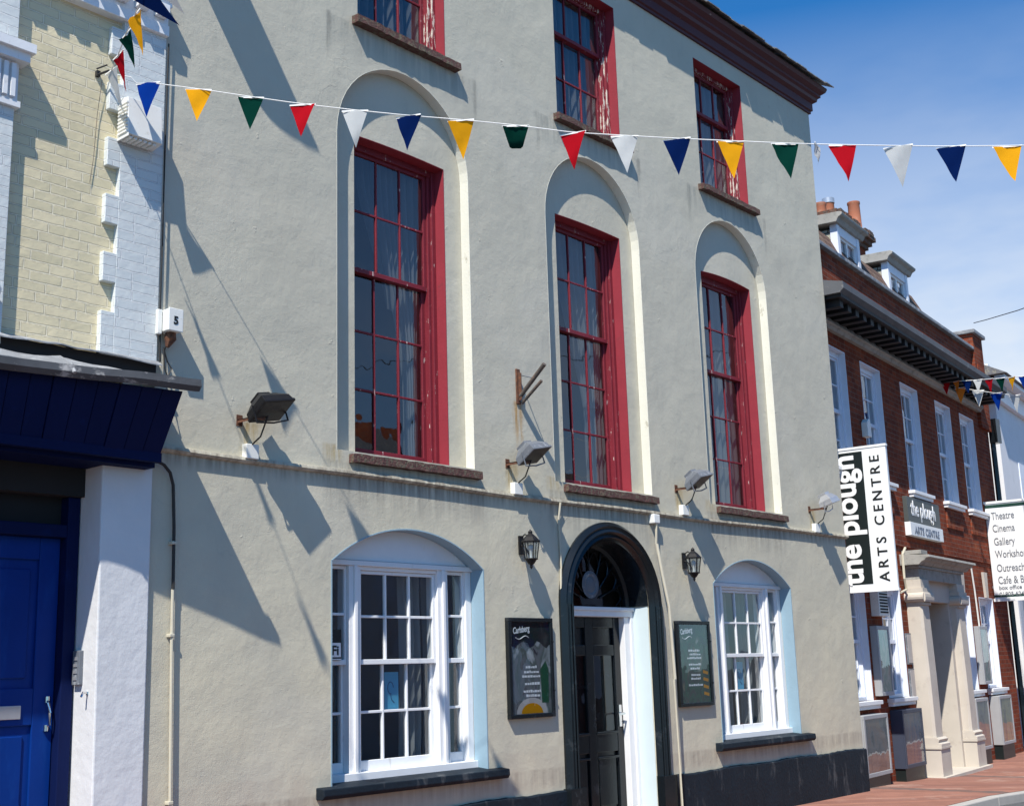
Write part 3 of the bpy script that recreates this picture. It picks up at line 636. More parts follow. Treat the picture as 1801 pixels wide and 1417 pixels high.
# reeding on the faces: thin vertical ribs
for s_ in (-1, 1):
    for k in range(3): x = DX+s_*(0.648+k*0.04); da.tube([(x, -0.058, 0.62), (x, -0.058, DZ)], 0.010, 6)
    da.box(min(DX+s_*0.585, DX+s_*0.80), max(DX+s_*0.585, DX+s_*0.80), -0.085, 0.0, 0.0, 0.62)
surround = da.build('door_surround', 'black_paint', hall, smooth=True)
# plaster inner lining: pale on the jambs, black in the arch
lin = MB()
for s_ in (-1, 1):
    lin = MB(); lin.box(min(DX+s_*(DR-0.006), DX+s_*(DR+0.004)), max(DX+s_*(DR-0.006), DX+s_*(DR+0.004)), 0.015, 0.30, 0.0, DZ); lin.build('door_jamb', 'pale_reveal', hall)
fan = MB(); rings = []
for k in range(25):
    t = math.pi*k/24; rings.append([(DX+r*math.cos(t), y, DZ+0.01+r*math.sin(t)) for r, y in ((DR-0.005, 0.004), (DR-0.005, 0.30), (DR-0.05, 0.30), (DR-0.05, 0.24), (DR-0.02, 0.22), (DR-0.02, 0.10), (DR-0.012, 0.004))])
fan.loft(rings)
for k in range(1, 8):                                                  # radiating petals
    t = math.pi*k/8; c_, s_ = math.cos(t), math.sin(t)
    fan.tube([(DX+0.16*c_, 0.25, DZ+0.03+0.16*s_), (DX+0.54*c_, 0.25, DZ+0.02+0.54*s_)], 0.009, 6)
for k in range(8):
    t = math.pi*(k+0.5)/8; pts = []
    for j in range(9): a = t + (j-4)/4*math.pi/17; rr = 0.40+0.10*math.cos((j-4)/4*math.pi/2); pts.append((DX+rr*math.cos(a), 0.25, DZ+0.02+rr*math.sin(a)))
    fan.tube(pts, 0.007, 5)
fanl = fan.build('fanlight', 'black_paint', hall, smooth=True)
gp = MB(); gp.poly([(DX+0.56*math.cos(math.pi*k/20), 0.262, DZ+0.56*math.sin(math.pi*k/20)) for k in range(21)]); gp.build('pane', 'glass_dark', fanl)
ro = MB(); ro.loft([[(DX+rx*math.cos(t), y, DZ+0.21+rx*math.sin(t)) for t in [2*math.pi*k/24 for k in range(24)]] for rx, y in ((0.13, 0.235), (0.10, 0.225), (0.075, 0.235), (0.055, 0.225))])
ro.build('rosette', 'grey_metal', fanl, smooth=True)
df = MB(); df.box(DX-0.594, DX+0.594, 0.19, 0.33, 2.10, 2.19); df.box(DX-0.594, DX+0.594, 0.17, 0.19, 2.155, 2.19)
df.box(DX+0.47, DX+0.594, 0.21, 0.33, 0.1, 2.10); df.box(DX-0.594, DX-0.50, 0.21, 0.33, 0.1, 2.10); df.box(DX+0.55, DX+0.594, 0.19, 0.21, 0.1, 2.10)
df.build('door_frame', 'white_paint', hall, bevel=0.006)
dl = MB(); x0, x1 = DX-0.50, DX+0.47; dl.box(x0, x1, 0.300, 0.33, 0.14, 2.10)
for a, b in ((x0, x0+0.10), (DX-0.07, DX+0.05), (x1-0.10, x1)): dl.box(a, b, 0.272, 0.300, 0.14, 2.10)
for z, h in ((0.14, 0.2), (0.86, 0.17), (1.74, 0.10), (2.0, 0.10)):
    dl.box(x0+0.10, DX-0.07, 0.2725, 0.2995, z, z+h); dl.box(DX+0.05, x1-0.10, 0.2725, 0.2995, z, z+h)
for a, b in ((x0+0.13, DX-0.10), (DX+0.08, x1-0.13)):
    for za, zb in ((0.38, 0.82),):
        dl.box(a, b, 0.282, 0.300, za, zb)
for a, b in ((x0+0.10, DX-0.07), (DX+0.05, x1-0.10)):
    dl.box(a, b, 0.262, 0.275, 1.02, 1.045); dl.box(a, b, 0.262, 0.275, 0.80, 0.822)
door = dl.build('door', 'black_paint', hall, bevel=0.006)
gpn = MB()
for a, b in ((x0+0.10, DX-0.07), (DX+0.05, x1-0.10)): gpn.poly([(a, 0.292, 1.05), (b, 0.292, 1.05), (b, 0.292, 1.74), (a, 0.292, 1.74)])
gpn.build('pane', 'glass_dark', door)
h = MB(); h.box(x1-0.075, x1-0.035, 0.262, 0.272, 1.08, 1.28); h.tube([(x1-0.055, 0.265, 1.2), (x1-0.055, 0.215, 1.2), (x1-0.16, 0.21, 1.19)], 0.011, 8)
h.build('handle', 'chrome', door, smooth=True)
st = MB(); st.box(DX-0.60, DX+0.60, 0.0, 0.34, 0.0, 0.16); st.build('doorstep', 'stone_dark', hall)
# wall cracks patched over with filler: slightly raised lines of render
random.seed(11)

# ------------------------------------------------------------------ left building
lb = thing('brick_shop_building', 'cream and pale blue painted brick building with lead-topped shop cornice and blue doorway', 'building', (3.0, 0, GZ))
xq = XL-0.008
w = MB(); w.box(-4.0, 4.30, 0.015, 0.4, 3.0, 6.15); w.box(-4, xq-0.01, 0.015, 0.4, 6.15, 8.2); w.build('wall', 'cream_brick', lb)
q = MB(); q.box(4.195, xq, -0.028, 0.03, 3.62, 6.12)
for z in (3.67, 4.17, 4.57, 4.97, 5.37, 5.77):
    q.box(4.10, 4.196, -0.0275, 0.0295, z, z+(0.30 if z < 3.8 else 0.20))
q.build('quoins', 'quoin_brick', lb, bevel=0.004)
pq = MB(); pq.box(2.6, 3.44, -0.045, 0.02, 3.62, 6.2)
pq.build('pilaster', 'quoin_brick', lb, bevel=0.004)
pc = MB()
for z0_, z1_, e in ((5.50, 5.56, 0.10), (5.44, 5.50, 0.07), (5.14, 5.18, 0.03)): pc.box(2.55, 3.44+e*0.75, -0.045-e, 0.0, z0_, z1_)
for k in range(9): pc.box(3.42-0.05*k-0.028, 3.42-0.05*k, -0.085, -0.045, 5.20, 5.42)
pc.box(2.55, 3.45, -0.055, 0.0, 5.18, 5.44)
pc.build('capital', 'white_paint', lb)
pc = MB(); pc.lathe(3.345, -0.10, [(0.001, 3.87), (0.04, 3.88), (0.05, 3.93), (0.035, 3.97), (0.001, 3.99)], 12); pc.build('boss', 'white_paint', lb, smooth=True)
# moulded dentil course
dc = MB(); dc.box(-4, xq, -0.06, 0.02, 6.04, 6.12); dc.box(-4, xq+0.0, -0.045, 0.02, 6.12, 6.30)
x = 4.49
while x > 2.8: dc.box(x-0.085, x, -0.115, -0.046, 6.16, 6.245); x -= 0.155
dc.box(-4, xq+0.003, -0.085, 0.02, 6.25, 6.30); dc.box(-4, xq+0.004, -0.11, 0.02, 6.30, 6.34)
dc.build('dentil_cornice', 'white_paint', lb, bevel=0.004)
# unseen stone added on the party wall, profiled to cast the bar shadow
kn = MB(); pf = [(0.0, 7.20), (-0.435, 7.20), (-0.47, 7.235), (-0.52, 7.30), (-0.57, 7.40), (-0.62, 7.52), (-0.665, 7.64), (-0.705, 7.735), (-0.705, 7.76), (0.0, 7.76)]
kn.prism_x(pf, XL-0.12, XL-0.012); kn.build('unseen_kneeler', 'white_paint', lb)
# pillar, doorway
pi = MB(); pi.loft([[(4.18, -0.03, 0), (XL-0.012, -0.03, 0), (XL-0.012, 0.5, 0), (4.18, 0.5, 0)], [(4.165, -0.03, 1.6), (XL-0.012, -0.03, 1.6), (XL-0.012, 0.5, 1.6), (4.165, 0.5, 1.6)], [(4.155, -0.03, 3.06), (XL-0.012, -0.03, 3.06), (XL-0.012, 0.5, 3.06), (4.155, 0.5, 3.06)]])
pi.build('pillar', 'pillar_paint', lb, bevel=0.01)
hd = MB(); hd.box(-4, 4.154, 0.17, 0.5, 2.78, 3.0); hd.build('lintel', 'dark_void', lb)
wl = MB(); wl.box(-4, 2.6, 0.0, 0.4, 0, 3.0); wl.build('wall', 'pillar_paint', lb)
fr = MB(); fr.box(4.07, 4.153, 0.21, 0.34, 0, 2.78); fr.box(2.6, 4.07, 0.21, 0.34, 2.52, 2.60); fr.box(2.60, 2.70, 0.21, 0.34, 0, 2.52)
fr.build('door_frame', 'navy_paint', lb, bevel=0.006)
tr = MB(); tr.box(2.7, 4.07, 0.30, 0.34, 2.60, 2.78); tr.build('transom_light', 'dark_void', lb)
dr = MB(); dr.box(2.72, 4.065, 0.30, 0.34, 0.14, 2.52)
for a, b in ((2.72, 2.85), (3.32, 3.44), (3.93, 4.065)): dr.box(a, b, 0.28, 0.300, 0.14, 2.52)
for za, zb in ((0.14, 0.36), (1.38, 1.60), (2.38, 2.52)):
    dr.box(2.85, 3.32, 0.281, 0.2995, za, zb); dr.box(3.44, 3.93, 0.281, 0.2995, za, zb)
for a, b in ((2.90, 3.27), (3.49, 3.88)):
    for za, zb in ((0.42, 1.32), (1.66, 2.32)): dr.box(a, b, 0.288, 0.2999, za, zb)
shopdoor = dr.build('door', 'blue_paint', lb, bevel=0.006)
hn = MB(); hn.tube([(4.02, 0.279, 1.53), (4.015, 0.245, 1.51), (4.02, 0.235, 1.45), (4.025, 0.245, 1.38), (4.02, 0.279, 1.36)], 0.009, 8)
for z in (1.53, 1.36): hn.lathe(4.02, 0.272, [(0.018, z-0.018), (0.018, z+0.018)], 10)
hn.build('handle', 'chrome', shopdoor, smooth=True)
lpz = MB(); lpz.box(3.52, 3.85, 0.268, 0.280, 1.42, 1.50); lpz.build('letter_plate', 'silver_metal', shopdoor, bevel=0.003)
# shop fascia: canted vertical boards under the gutter
def aw(x): return max(0, min(1, (x-3.2)/1.3))
def ge(x): return -0.36 - 0.15*max(0, min(1, (x-3.55)/0.95))      # how far the gutter stands out
fb = MB(); x = 4.452; k = 0
while x > -1.5:
    xa = x-0.135; d = 0.004*((k*7) % 3)
    fb.loft([[(xx, ge(xx)+0.06-d, 3.41), (xx, -0.20-d, 3.02), (xx, -0.17-d, 3.02), (xx, ge(xx)+0.09-d, 3.41)] for xx in (xa+0.006, x)])
    x -= 0.135; k += 1
fb.prism_x([(-0.28, 3.42), (-0.16, 3.015), (0.0, 3.015), (0.0, 3.42)], -1.5, 4.445)
fb.box(-1.5, 4.46, -0.215, -0.165, 2.985, 3.045); fb.box(-1.5, 4.46, -0.14, 0.16, 2.96, 3.01)
fb.build('fascia', 'navy_paint', lb)
gt = MB(); rings = []
for k in range(60):
    x = -1.5 + 6.03*k/59; t = aw(x); s_ = 0.012*math.sin(x*3.3)+0.006*math.sin(x*11); e = ge(x); z = 3.42 + 0.015*t + s_*0.5
    rings.append([(x, e+0.05, z-0.02), (x, e, z-0.03), (x, e-0.025, z+0.0), (x, e-0.02, z+0.045), (x, e+0.03, z+0.05)])
gt.loft(rings); gt.build('gutter', 'gutter', lb, smooth=True)
ld = MB(); i0 = 0; n = 110; rings = []
for k in range(n+1):
    x = -1.5 + 6.0*k/n; t = aw(x); w1 = 0.006*math.sin(x*7)+0.004*math.sin(x*17+1)+random.uniform(-0.0015, 0.0015)
    y1, z1_ = ge(x)+0.012, 3.47+0.012*t
    row = [(x, 0.01, 3.575+w1*0.6), (x, -0.12, 3.565+w1), (x, -0.20, 3.55+w1*1.3), (x, 0.5*(-0.20+y1), 3.515+w1), (x, y1, z1_+w1*0.4)]
    rings.append(row + [(a, b, c-0.012) for a, b, c in reversed(row)])
ld.loft(rings)
for xs_ in (0.4, 1.9, 3.72): ld.tube([(xs_, 0.0, 3.59), (xs_+0.02, -0.20, 3.557), (xs_, ge(xs_)+0.01, 3.478), (xs_, ge(xs_)-0.03, 3.42)], 0.012, 8)   # welted seams
ld.build('lead_roof', 'lead', lb, smooth=True)
gp_ = MB(); gp_.box(-1.5, 4.515, -0.034, 0.014, 3.56, 3.675); gp_.build('gap_shade', 'dark_void', lb)  # black board painted as the shade in the gap under the flashing
fl = MB(); rings = []
for k in range(60):
    x = -1.5+6.02*k/59; g_ = 0.0 if x < 3.5 else 1.0; w1 = random.uniform(-0.006, 0.006)
    lift = 0.035*math.sin(min(1, max(0, (x-3.42)/1.02))*math.pi)
    row = [(x, 0.012, 3.70+w1), (x, -0.045, 3.69+w1), (x, -0.10, 3.655+lift*0.5+w1)]
    rings.append(row + [(a, b, c-0.008) for a, b, c in reversed(row)])
fl.loft(rings); fl.build('lead_flashing', 'lead', lb)

# ------------------------------------------------------------------ small things on the facades
v = thing('louvred_vent', 'white louvred vent cowl fixed to the pale blue quoins under the bunting', 'vent', (4.30, -0.03, 5.30))
b = MB(); b.loft([[(4.17, -0.028, 5.16), (4.44, -0.028, 5.16), (4.44, -0.028, 5.46), (4.17, -0.028, 5.46)], [(4.17, -0.16, 5.17), (4.43, -0.16, 5.17), (4.43, -0.14, 5.44), (4.17, -0.14, 5.44)]])
b.box(4.165, 4.172, -0.165, -0.028, 5.15, 5.17)
b.build('housing', 'white_plastic', v, bevel=0.006)
b = MB()
for k in range(9): b.box(4.158, 4.172, -0.145, -0.04, 5.185+k*0.026, 5.197+k*0.026)
for k in range(6): b.box(4.19+k*0.036, 4.21+k*0.036, -0.145, -0.05, 5.150, 5.163)
b.build('louvres', 'white_plastic', v)

bx = thing('junction_box', 'white box numbered 5 fixed at the joint of the two buildings', 'box', (4.58, 0, 3.97))
b = MB(); b.box(4.54, 4.645, -0.125, -0.002, 3.90, 4.05); b.box(4.536, 4.649, -0.135, -0.125, 3.896, 4.054); b.box(4.50, 4.535, -0.06, -0.03, 3.88, 4.05); b.build('housing', 'white_plastic', bx, bevel=0.008)
text('lettering', '5', 'letter_black', bx, (4.572, -0.1365, 3.945), 0.075, FRONT, 0.002, bold=0.003)
b = MB(); b.tube([(4.60, -0.06, 3.90), (4.60, -0.06, 3.86), (4.585, -0.05, 3.80)], [0.035, 0.04, 0.012], 8); b.build('gland', 'rust', bx)

def cable(name, label, pts, r, mat, cat='cable', clips=None, group=None):
    t = MB(); t.tube(pts, r, 8); loc = pts[-1]
    if clips:
        o = thing(name, label, cat, loc, group); t.build('pipe', mat, o, smooth=True)
        for (x, y, z) in clips: c_ = MB(); c_.box(x-0.022, x+0.015, y-0.016, 0.0, z-0.011, z+0.011); c_.build('clip', 'cream_pipe', o, bevel=0.004)
        return o
    return tag(t.build(name, mat, None, smooth=True, org=loc), label, cat, group)
cable('wall_cable', 'dark cable dropping from the numbered white box to the shop cornice', [(4.585, -0.05, 3.84), (4.575, -0.03, 3.78), (4.60, -0.03, 3.71), (4.63, -0.04, 3.66), (4.60, -0.04, 3.60), (4.575, -0.04, 3.66), (4.57, -0.03, 3.80)], 0.006, 'cable_black')
cable('wall_cable', 'thin cable looping down the wall behind the shop cornice end', [(4.56, -0.02, 3.9), (4.545, -0.03, 3.66), (4.60, -0.05, 3.50), (4.62, -0.06, 3.40), (4.60, -0.05, 3.36), (4.58, -0.04, 3.42)], 0.005, 'cream_pipe')
cable('wall_cable', 'black cable running down the joint between the two buildings', [(4.535, -0.035, 6.0), (4.53, -0.035, 5.2), (4.532, -0.036, 4.5), (4.530, -0.036, 4.05), (4.545, -0.03, 3.7)], 0.006, 'cable_black')
cable('drain_pipe', 'dark bent pipe coming from under the shop cornice', [(4.50, -0.06, 3.03), (4.53, -0.06, 3.02), (4.585, -0.05, 3.005), (4.64, -0.04, 2.96), (4.67, -0.035, 2.88), (4.685, -0.035, 2.6), (4.69, -0.035, 2.2)], 0.011, 'cable_black', 'pipe')
cable('conduit_pipe', 'cream conduit pipe running down the left end of the rendered wall', [(4.69, -0.032, 2.2), (4.692, -0.032, 1.9), (4.70, -0.032, 1.5), (4.712, -0.032, 0.9), (4.716, -0.032, 0.13)], 0.011, 'cream_pipe', 'pipe', [(4.692, -0.03, 1.905), (4.714, -0.03, 0.87), (4.69, -0.03, 2.50)])
cable('wall_cable', 'thin cream pipe running down left of the arched door from the string course', [(8.70, -0.045, 3.09), (8.70, -0.02, 2.95), (8.705, -0.018, 2.5), (8.69, -0.014, 2.2)], 0.010, 'cream_pipe')
cable('drain_pipe', 'cream pipe running down right of the arched door', [(10.17, -0.05, 3.02), (10.175, -0.045, 2.8), (10.20, -0.075, 2.5), (10.245, -0.10, 2.2), (10.27, -0.105, 1.5), (10.27, -0.105, 0.14)], 0.016, 'cream_pipe', 'pipe')
b = MB(); b.box(10.12, 10.22, -0.07, 0.0, 3.00, 3.09); tag(b.build('cable_box', 'white_plastic', None, bevel=0.008, org=(10.17, 0, 3.05)), 'small cream cable box on the string course right above the arched door', 'box')
ic = thing('door_intercom', 'grey intercom panel on the white pillar beside the blue door', 'intercom', (4.17, 0.14, 1.72))
b = MB(); b.box(4.135, 4.172, 0.12, 0.20, 1.61, 1.82); b.build('panel', 'grey_metal', ic, bevel=0.005)
b = MB()
for k in range(4): b.box(4.130, 4.136, 0.14, 0.18, 1.64+k*0.04, 1.66+k*0.04)
b.build('buttons', 'silver_metal', ic)
b = MB(); b.tube([(4.17, 0.06, 1.56), (4.13, 0.05, 1.565), (4.115, 0.045, 1.54)], 0.007, 6); b.lathe(4.17, 0.06, [(0.014, 1.55), (0.014, 1.57)], 8)
tag(b.build('door_hook', 'chrome', None, smooth=True, org=(4.17, 0.06, 1.56)), 'small metal hook on the white pillar below the intercom', 'hook')

# floodlights -------------------------------------------------------
def floodlight(x, z, kind, label):
    o = thing('floodlight', label, 'floodlight', (x, 0, z), 'floodlights along the string course')
    b = MB(); b.box(x-0.03, x+0.02, -0.004, 0.0, z-0.04, z+0.04); b.box(x-0.022, x+0.012, -0.18, 0.0, z-0.004, z+0.003); b.box(x-0.022, x-0.016, -0.18, 0.0, z-0.02, z+0.002)
    b.box(x-0.02, x+0.08, -0.185, -0.155, z-0.012, z+0.006)
    b.build('bracket', 'rust', o)
    hx, hy, hz = x+0.11, -0.21, z+0.015
    mat = {'black': 'black_metal', 'grey': 'grey_metal', 'silver': 'silver_metal'}[kind]
    Rm = Matrix.Rotation(R(-34 if kind != 'silver' else -18), 3, 'X') @ Matrix.Rotation(R(-14), 3, 'Y')
    def T(q): return Rm @ Vector(q) + Vector((hx, hy, hz+0.05))
    hb = MB(); sc_ = 1.0 if kind != 'silver' else 0.8
    wx, wy = 0.145*sc_, 0.105*sc_
    prof = [(-wx*0.55, -wy*0.5, 0.105), (wx*0.55, -wy*0.5, 0.105), (wx*0.55, wy*0.5, 0.105), (-wx*0.55, wy*0.5, 0.105)]
    mid = [(-wx*0.95, -wy*0.95, 0.045), (wx*0.95, -wy*0.95, 0.045), (wx*0.95, wy*0.95, 0.045), (-wx*0.95, wy*0.95, 0.045)]
    low = [(-wx, -wy, 0.0), (wx, -wy, 0.0), (wx, wy, 0.0), (-wx, wy, 0.0)]
    rim = [(-wx*1.05, -wy*1.05, 0.0), (wx*1.05, -wy*1.05, 0.0), (wx*1.05, wy*1.05, 0.0), (-wx*1.05, wy*1.05, 0.0)]
    rim2 = [(a, b_, -0.02) for a, b_, _ in rim]
    hb.loft([[T(q) for q in r] for r in (prof, mid, low, rim, rim2)])
    hb.loft([[T((sx_*0.5, sy_*0.42+0.02, z_)) for sx_, sy_ in ((-0.12, -0.12), (0.12, -0.12), (0.12, 0.12), (-0.12, 0.12))] for z_ in (0.10, 0.135)])
    hb.build('housing', mat, o, bevel=0.008)
    gl = MB(); gl.poly([T((a*0.93, b_*0.93, -0.0215)) for a, b_, _ in low]); gl.build('lens', 'silver_metal' if kind == 'silver' else 'black_metal', o)
    yk = MB()
    for sgn in (-1, 1):
        yk.tube([T((sgn*wx*1.07, 0, 0.04)), T((sgn*wx*1.07, 0.05, -0.07)), T((0, 0.05, -0.085))], 0.007, 6)
    yk.build('yoke', mat, o)
    cb_ = MB(); cb_.tube([T((0, 0.02, 0.0)), (hx-0.02, -0.12, z-0.12), (hx-0.04, -0.05, z-0.17)], 0.006, 6); cb_.build('cable', 'cable_black', o)
    jb = MB(); jb.box(x+0.02, x+0.13, -0.055, 0.0, z-0.27, z-0.165); jb.build('connection_box', 'white_plastic', o, bevel=0.006)
    return o
floodlight(5.22, 3.39, 'black', 'black floodlight left of the first tall arched window, its lamp facing down')
floodlight(8.05, 3.38, 'grey', 'grey floodlight on rusty bracket between the first and second tall arched windows')
floodlight(10.64, 3.39, 'grey', 'grey floodlight on rusty bracket between the second and third tall arched windows')
floodlight(13.43, 3.39, 'silver', 'silver floodlight at the right corner beside the tall vertical sign')

# old sign bracket
o = thing('sign_bracket', 'rusty bracket with two cut-off pole stubs between the first two tall windows', 'bracket', (8.22, 0, 4.1))
b = MB(); b.box(8.185, 8.235, -0.016, 0.0, 3.93, 4.25); b.box(8.203, 8.215, -0.05, -0.016, 3.96, 4.21); b.build('back_plate', 'rust', o, bevel=0.004)
b = MB(); b.tube([(8.215, -0.03, 4.00), (8.20, -0.33, 4.235)], 0.020, 10); b.build('pole', 'dark_pole', o, smooth=True)
b = MB(); b.tube([(8.235, -0.03, 3.94), (8.225, -0.27, 4.10)], 0.015, 10); b.build('pole', 'dark_pole', o, smooth=True)
b = MB(); b.tube([(8.22, -0.01, 4.20), (8.21, -0.18, 4.14)], 0.006, 6); b.build('stay', 'grey_metal', o)

# wall lanterns
def lantern(x, z, label):
    o = thing('wall_lantern', label, 'lantern', (x, 0, z), 'black wall lanterns either side of the arched door')
    cy = -0.12
    b = MB(); b.box(x-0.025, x+0.025, -0.02, 0.0, z-0.10, z+0.06); b.tube([(x, -0.01, z-0.02), (x, -0.06, z-0.045), (x, cy, z-0.135)], 0.008, 6); b.tube([(x, -0.01, z+0.04), (x, -0.06, z+0.07), (x, cy, z+0.03)], 0.006, 6); b.build('wall_bracket', 'black_metal', o)
    b = MB(); b.lathe(x, cy, [(0.082, z-0.005), (0.085, z+0.003), (0.052, z+0.04), (0.03, z+0.06), (0.018, z+0.07), (0.02, z+0.085), (0.004, z+0.105), (0.001, z+0.11)], 6); b.build('cap', 'black_metal', o)
    b = MB()
    for k in range(6):
        t = 2*math.pi*k/6; b.tube([(x+0.075*math.cos(t), cy+0.075*math.sin(t), z-0.003), (x+0.052*math.cos(t), cy+0.052*math.sin(t), z-0.15)], 0.005, 5)
    b.lathe(x, cy, [(0.001, z-0.155), (0.058, z-0.155), (0.062, z-0.148), (0.055, z-0.142)], 6)
    b.lathe(x, cy, [(0.05, z-0.155), (0.03, z-0.185), (0.012, z-0.20), (0.014, z-0.215), (0.001, z-0.235)], 10)
    b.build('cage', 'black_metal', o)
    b = MB(); b.loft([[(x+r*math.cos(2*math.pi*k/6), cy+r*math.sin(2*math.pi*k/6), zz) for k in range(6)] for r, zz in ((0.048, z-0.142), (0.071, z-0.006))], cap=False); b.build('pane', 'glass', o)
    b = MB(); b.lathe(x, cy, [(0.012, z-0.14), (0.012, z-0.09), (0.028, z-0.06), (0.02, z-0.03), (0.001, z-0.02)], 10); b.build('bulb', 'white_plastic', o, smooth=True)
lantern(8.18, 2.70, 'black wall lantern left of the arched door, above the poster frame')
lantern(10.69, 2.68, 'black wall lantern right of the arched door, above the poster frame')

# poster frames
def poster(x0, x1, z0, z1, pic, label, second=False):
    o = thing('poster_frame', label, 'poster', ((x0+x1)/2, 0, z0))
    b = MB(); f = 0.035
    b.box(x0, x1, -0.045, 0.0, z0, z0+f); b.box(x0, x1, -0.045, 0.0, z1-f, z1); b.box(x0, x0+f, -0.0445, -0.001, z0+f, z1-f); b.box(x1-f, x1, -0.0445, -0.001, z0+f, z1-f)
    for zz in (z0+0.22, z1-0.2): b.lathe(x1-0.008, -0.048, [(0.008, zz-0.008), (0.008, zz+0.008)], 6)
    b.build('frame', 'black_paint', o, bevel=0.004)
    b = MB(); b.box(x0+f, x1-f, -0.028, -0.001, z0+f, z1-f); pb = b.build('poster', 'black_paint' if False else pic, o)
    cx = (x0+x1)/2
    text('lettering', 'Carlsberg', 'letter_white', o, (x0+0.07, -0.0295, z1-0.135), 0.075, ((1, 0, 0.12), (0, 0, 1), (0, -1, 0)), 0.001, 0.72, bold=0.002)
    b = MB(); random.seed(5 if second else 3)
    pts = [(x0+0.10+0.17*k/10, -0.029, z1-0.165-0.014*math.sin(k/10*math.pi*2)) for k in range(11)]; b.tube(pts, 0.004, 4)
    a_ = MB(); top = [(x1-f-(x1-x0-2*f)*k/12, z1-0.225-0.03*math.sin(k*1.3)-0.02*math.sin(k*3.1)) for k in range(13)]
    a_.poly([(x0+f, -0.0284, z0+f), (x1-f, -0.0284, z0+f)] + [(x_, -0.0284, z_) for x_, z_ in top]); a_.build('art_and_reflection', 'reflection_grey' if not second else 'art_green', o)  # first poster: sky and house reflection painted in grey; second: green print
    z = z1-0.30 if second else z1-0.42
    while z > z0+0.16:
        wd = random.uniform(0.05, 0.13); x = cx-wd
        while x < cx+wd: ww = random.uniform(0.012, 0.035); b.box(x, x+ww, -0.0295, -0.0285, z, z+random.uniform(0.014, 0.022)); x += ww+0.007
        z -= random.choice((0.036, 0.04, 0.062))
    b.build('small_print', 'letter_white', o)
    b = MB()
    if not second:
        b.poly([(cx+0.20*math.cos(t), -0.0288, z0+0.037+0.13*math.sin(t)) for t in [math.pi*k/14 for k in range(15)]]); b.build('beer_glass', 'notice', o)
        b = MB(); b.poly([(cx+0.14*math.cos(t), -0.0294, z0+0.038+0.085*math.sin(t)) for t in [math.pi*k/14 for k in range(15)]]); b.build('beer', 'flag_yellow', o)
        b = MB(); b.poly([(x1-0.16, -0.02885, z0+0.12), (x1-0.07, -0.02885, z0+0.12), (x1-0.06, -0.02885, z0+0.40), (x1-0.10, -0.02885, z0+0.47), (x1-0.17, -0.02885, z0+0.40)]); b.build('bottle', 'bottle_green', o)
    else:
        b.poly([(x1-0.16, -0.0288, z0+0.06), (x1-0.06, -0.0288, z0+0.06), (x1-0.06, -0.0288, z0+0.42), (x1-0.09, -0.0288, z0+0.50), (x1-0.095, -0.0288, z0+0.60), (x1-0.125, -0.0288, z0+0.60), (x1-0.13, -0.0288, z0+0.50), (x1-0.16, -0.0288, z0+0.42)]); b.build('bottle', 'sign_green', o)
        b = MB(); 
        for k in range(4): b.box(x1-0.155, x1-0.065, -0.0297, -0.0290, z0+0.10+k*0.07, z0+0.13+k*0.07, Matrix.Rotation(0.2, 3, 'Y'))
        b.build('bottle_label', 'flag_yellow', o)
    b = MB(); b.poly([(x0+f, -0.034, z0+f), (x1-f, -0.034, z0+f), (x1-f, -0.034, z1-f), (x0+f, -0.034, z1-f)]); b.build('pane', 'glass', o)
poster(7.95, 8.53, 1.23, 2.06, 'picture_one', 'black framed beer poster between the left window and the arched door')
poster(10.45, 11.04, 1.23, 2.06, 'picture_two', 'black framed beer poster between the arched door and the right window', True)

# papers and wifi sign in the windows
for (x, z, lab) in ((6.875, 1.49, 'blue paper notice taped inside the left white window'), (12.02, 1.50, 'blue paper notice taped inside the right white window')):
    o = thing('window_notice', lab, 'notice', (x, 0.235, z-0.15))
    b = MB(); b.box(x-0.075, x+0.075, 0.2435, 0.245, z-0.14, z+0.15); b.build('paper', 'paper_blue', o)
    b = MB(); b.tube([(x-0.01+0.03*math.cos(t), 0.2425, z+0.03+0.045*math.sin(t)) for t in [2*math.pi*k/14 for k in range(12)]], 0.004, 4); b.tube([(x-0.01, 0.2425, z-0.02), (x, 0.2425, z-0.06), (x+0.03, 0.2425, z-0.085)], 0.004, 4); b.build('drawing', 'paper_ink', o)
o = thing('wifi_sign', 'black sign reading free wifi inside the left edge of the left white window', 'sign', (6.14, 0.19, 1.72))
b = MB(); b.box(5.99, 6.28, 0.150, 0.158, 1.735, 1.96); b.build('board', 'sign_black', o)
text('lettering', 'FREE', 'letter_grey', o, (6.04, 0.1485, 1.875), 0.085, FRONT, 0.001, 0.92)
b = MB(); b.box(6.165, 6.275, 0.1475, 0.1498, 1.758, 1.862); b.box(5.99, 6.28, 0.1475, 0.1498, 1.738, 1.746); b.build('badge', 'letter_white', o)
text('lettering', 'Fi', 'letter_black', o, (6.185, 0.1465, 1.775), 0.095, FRONT, 0.001, 1.1, bold=0.003)
text('lettering', 'Wi', 'letter_white', o, (6.03, 0.1485, 1.775), 0.095, FRONT, 0.001, 1.1)

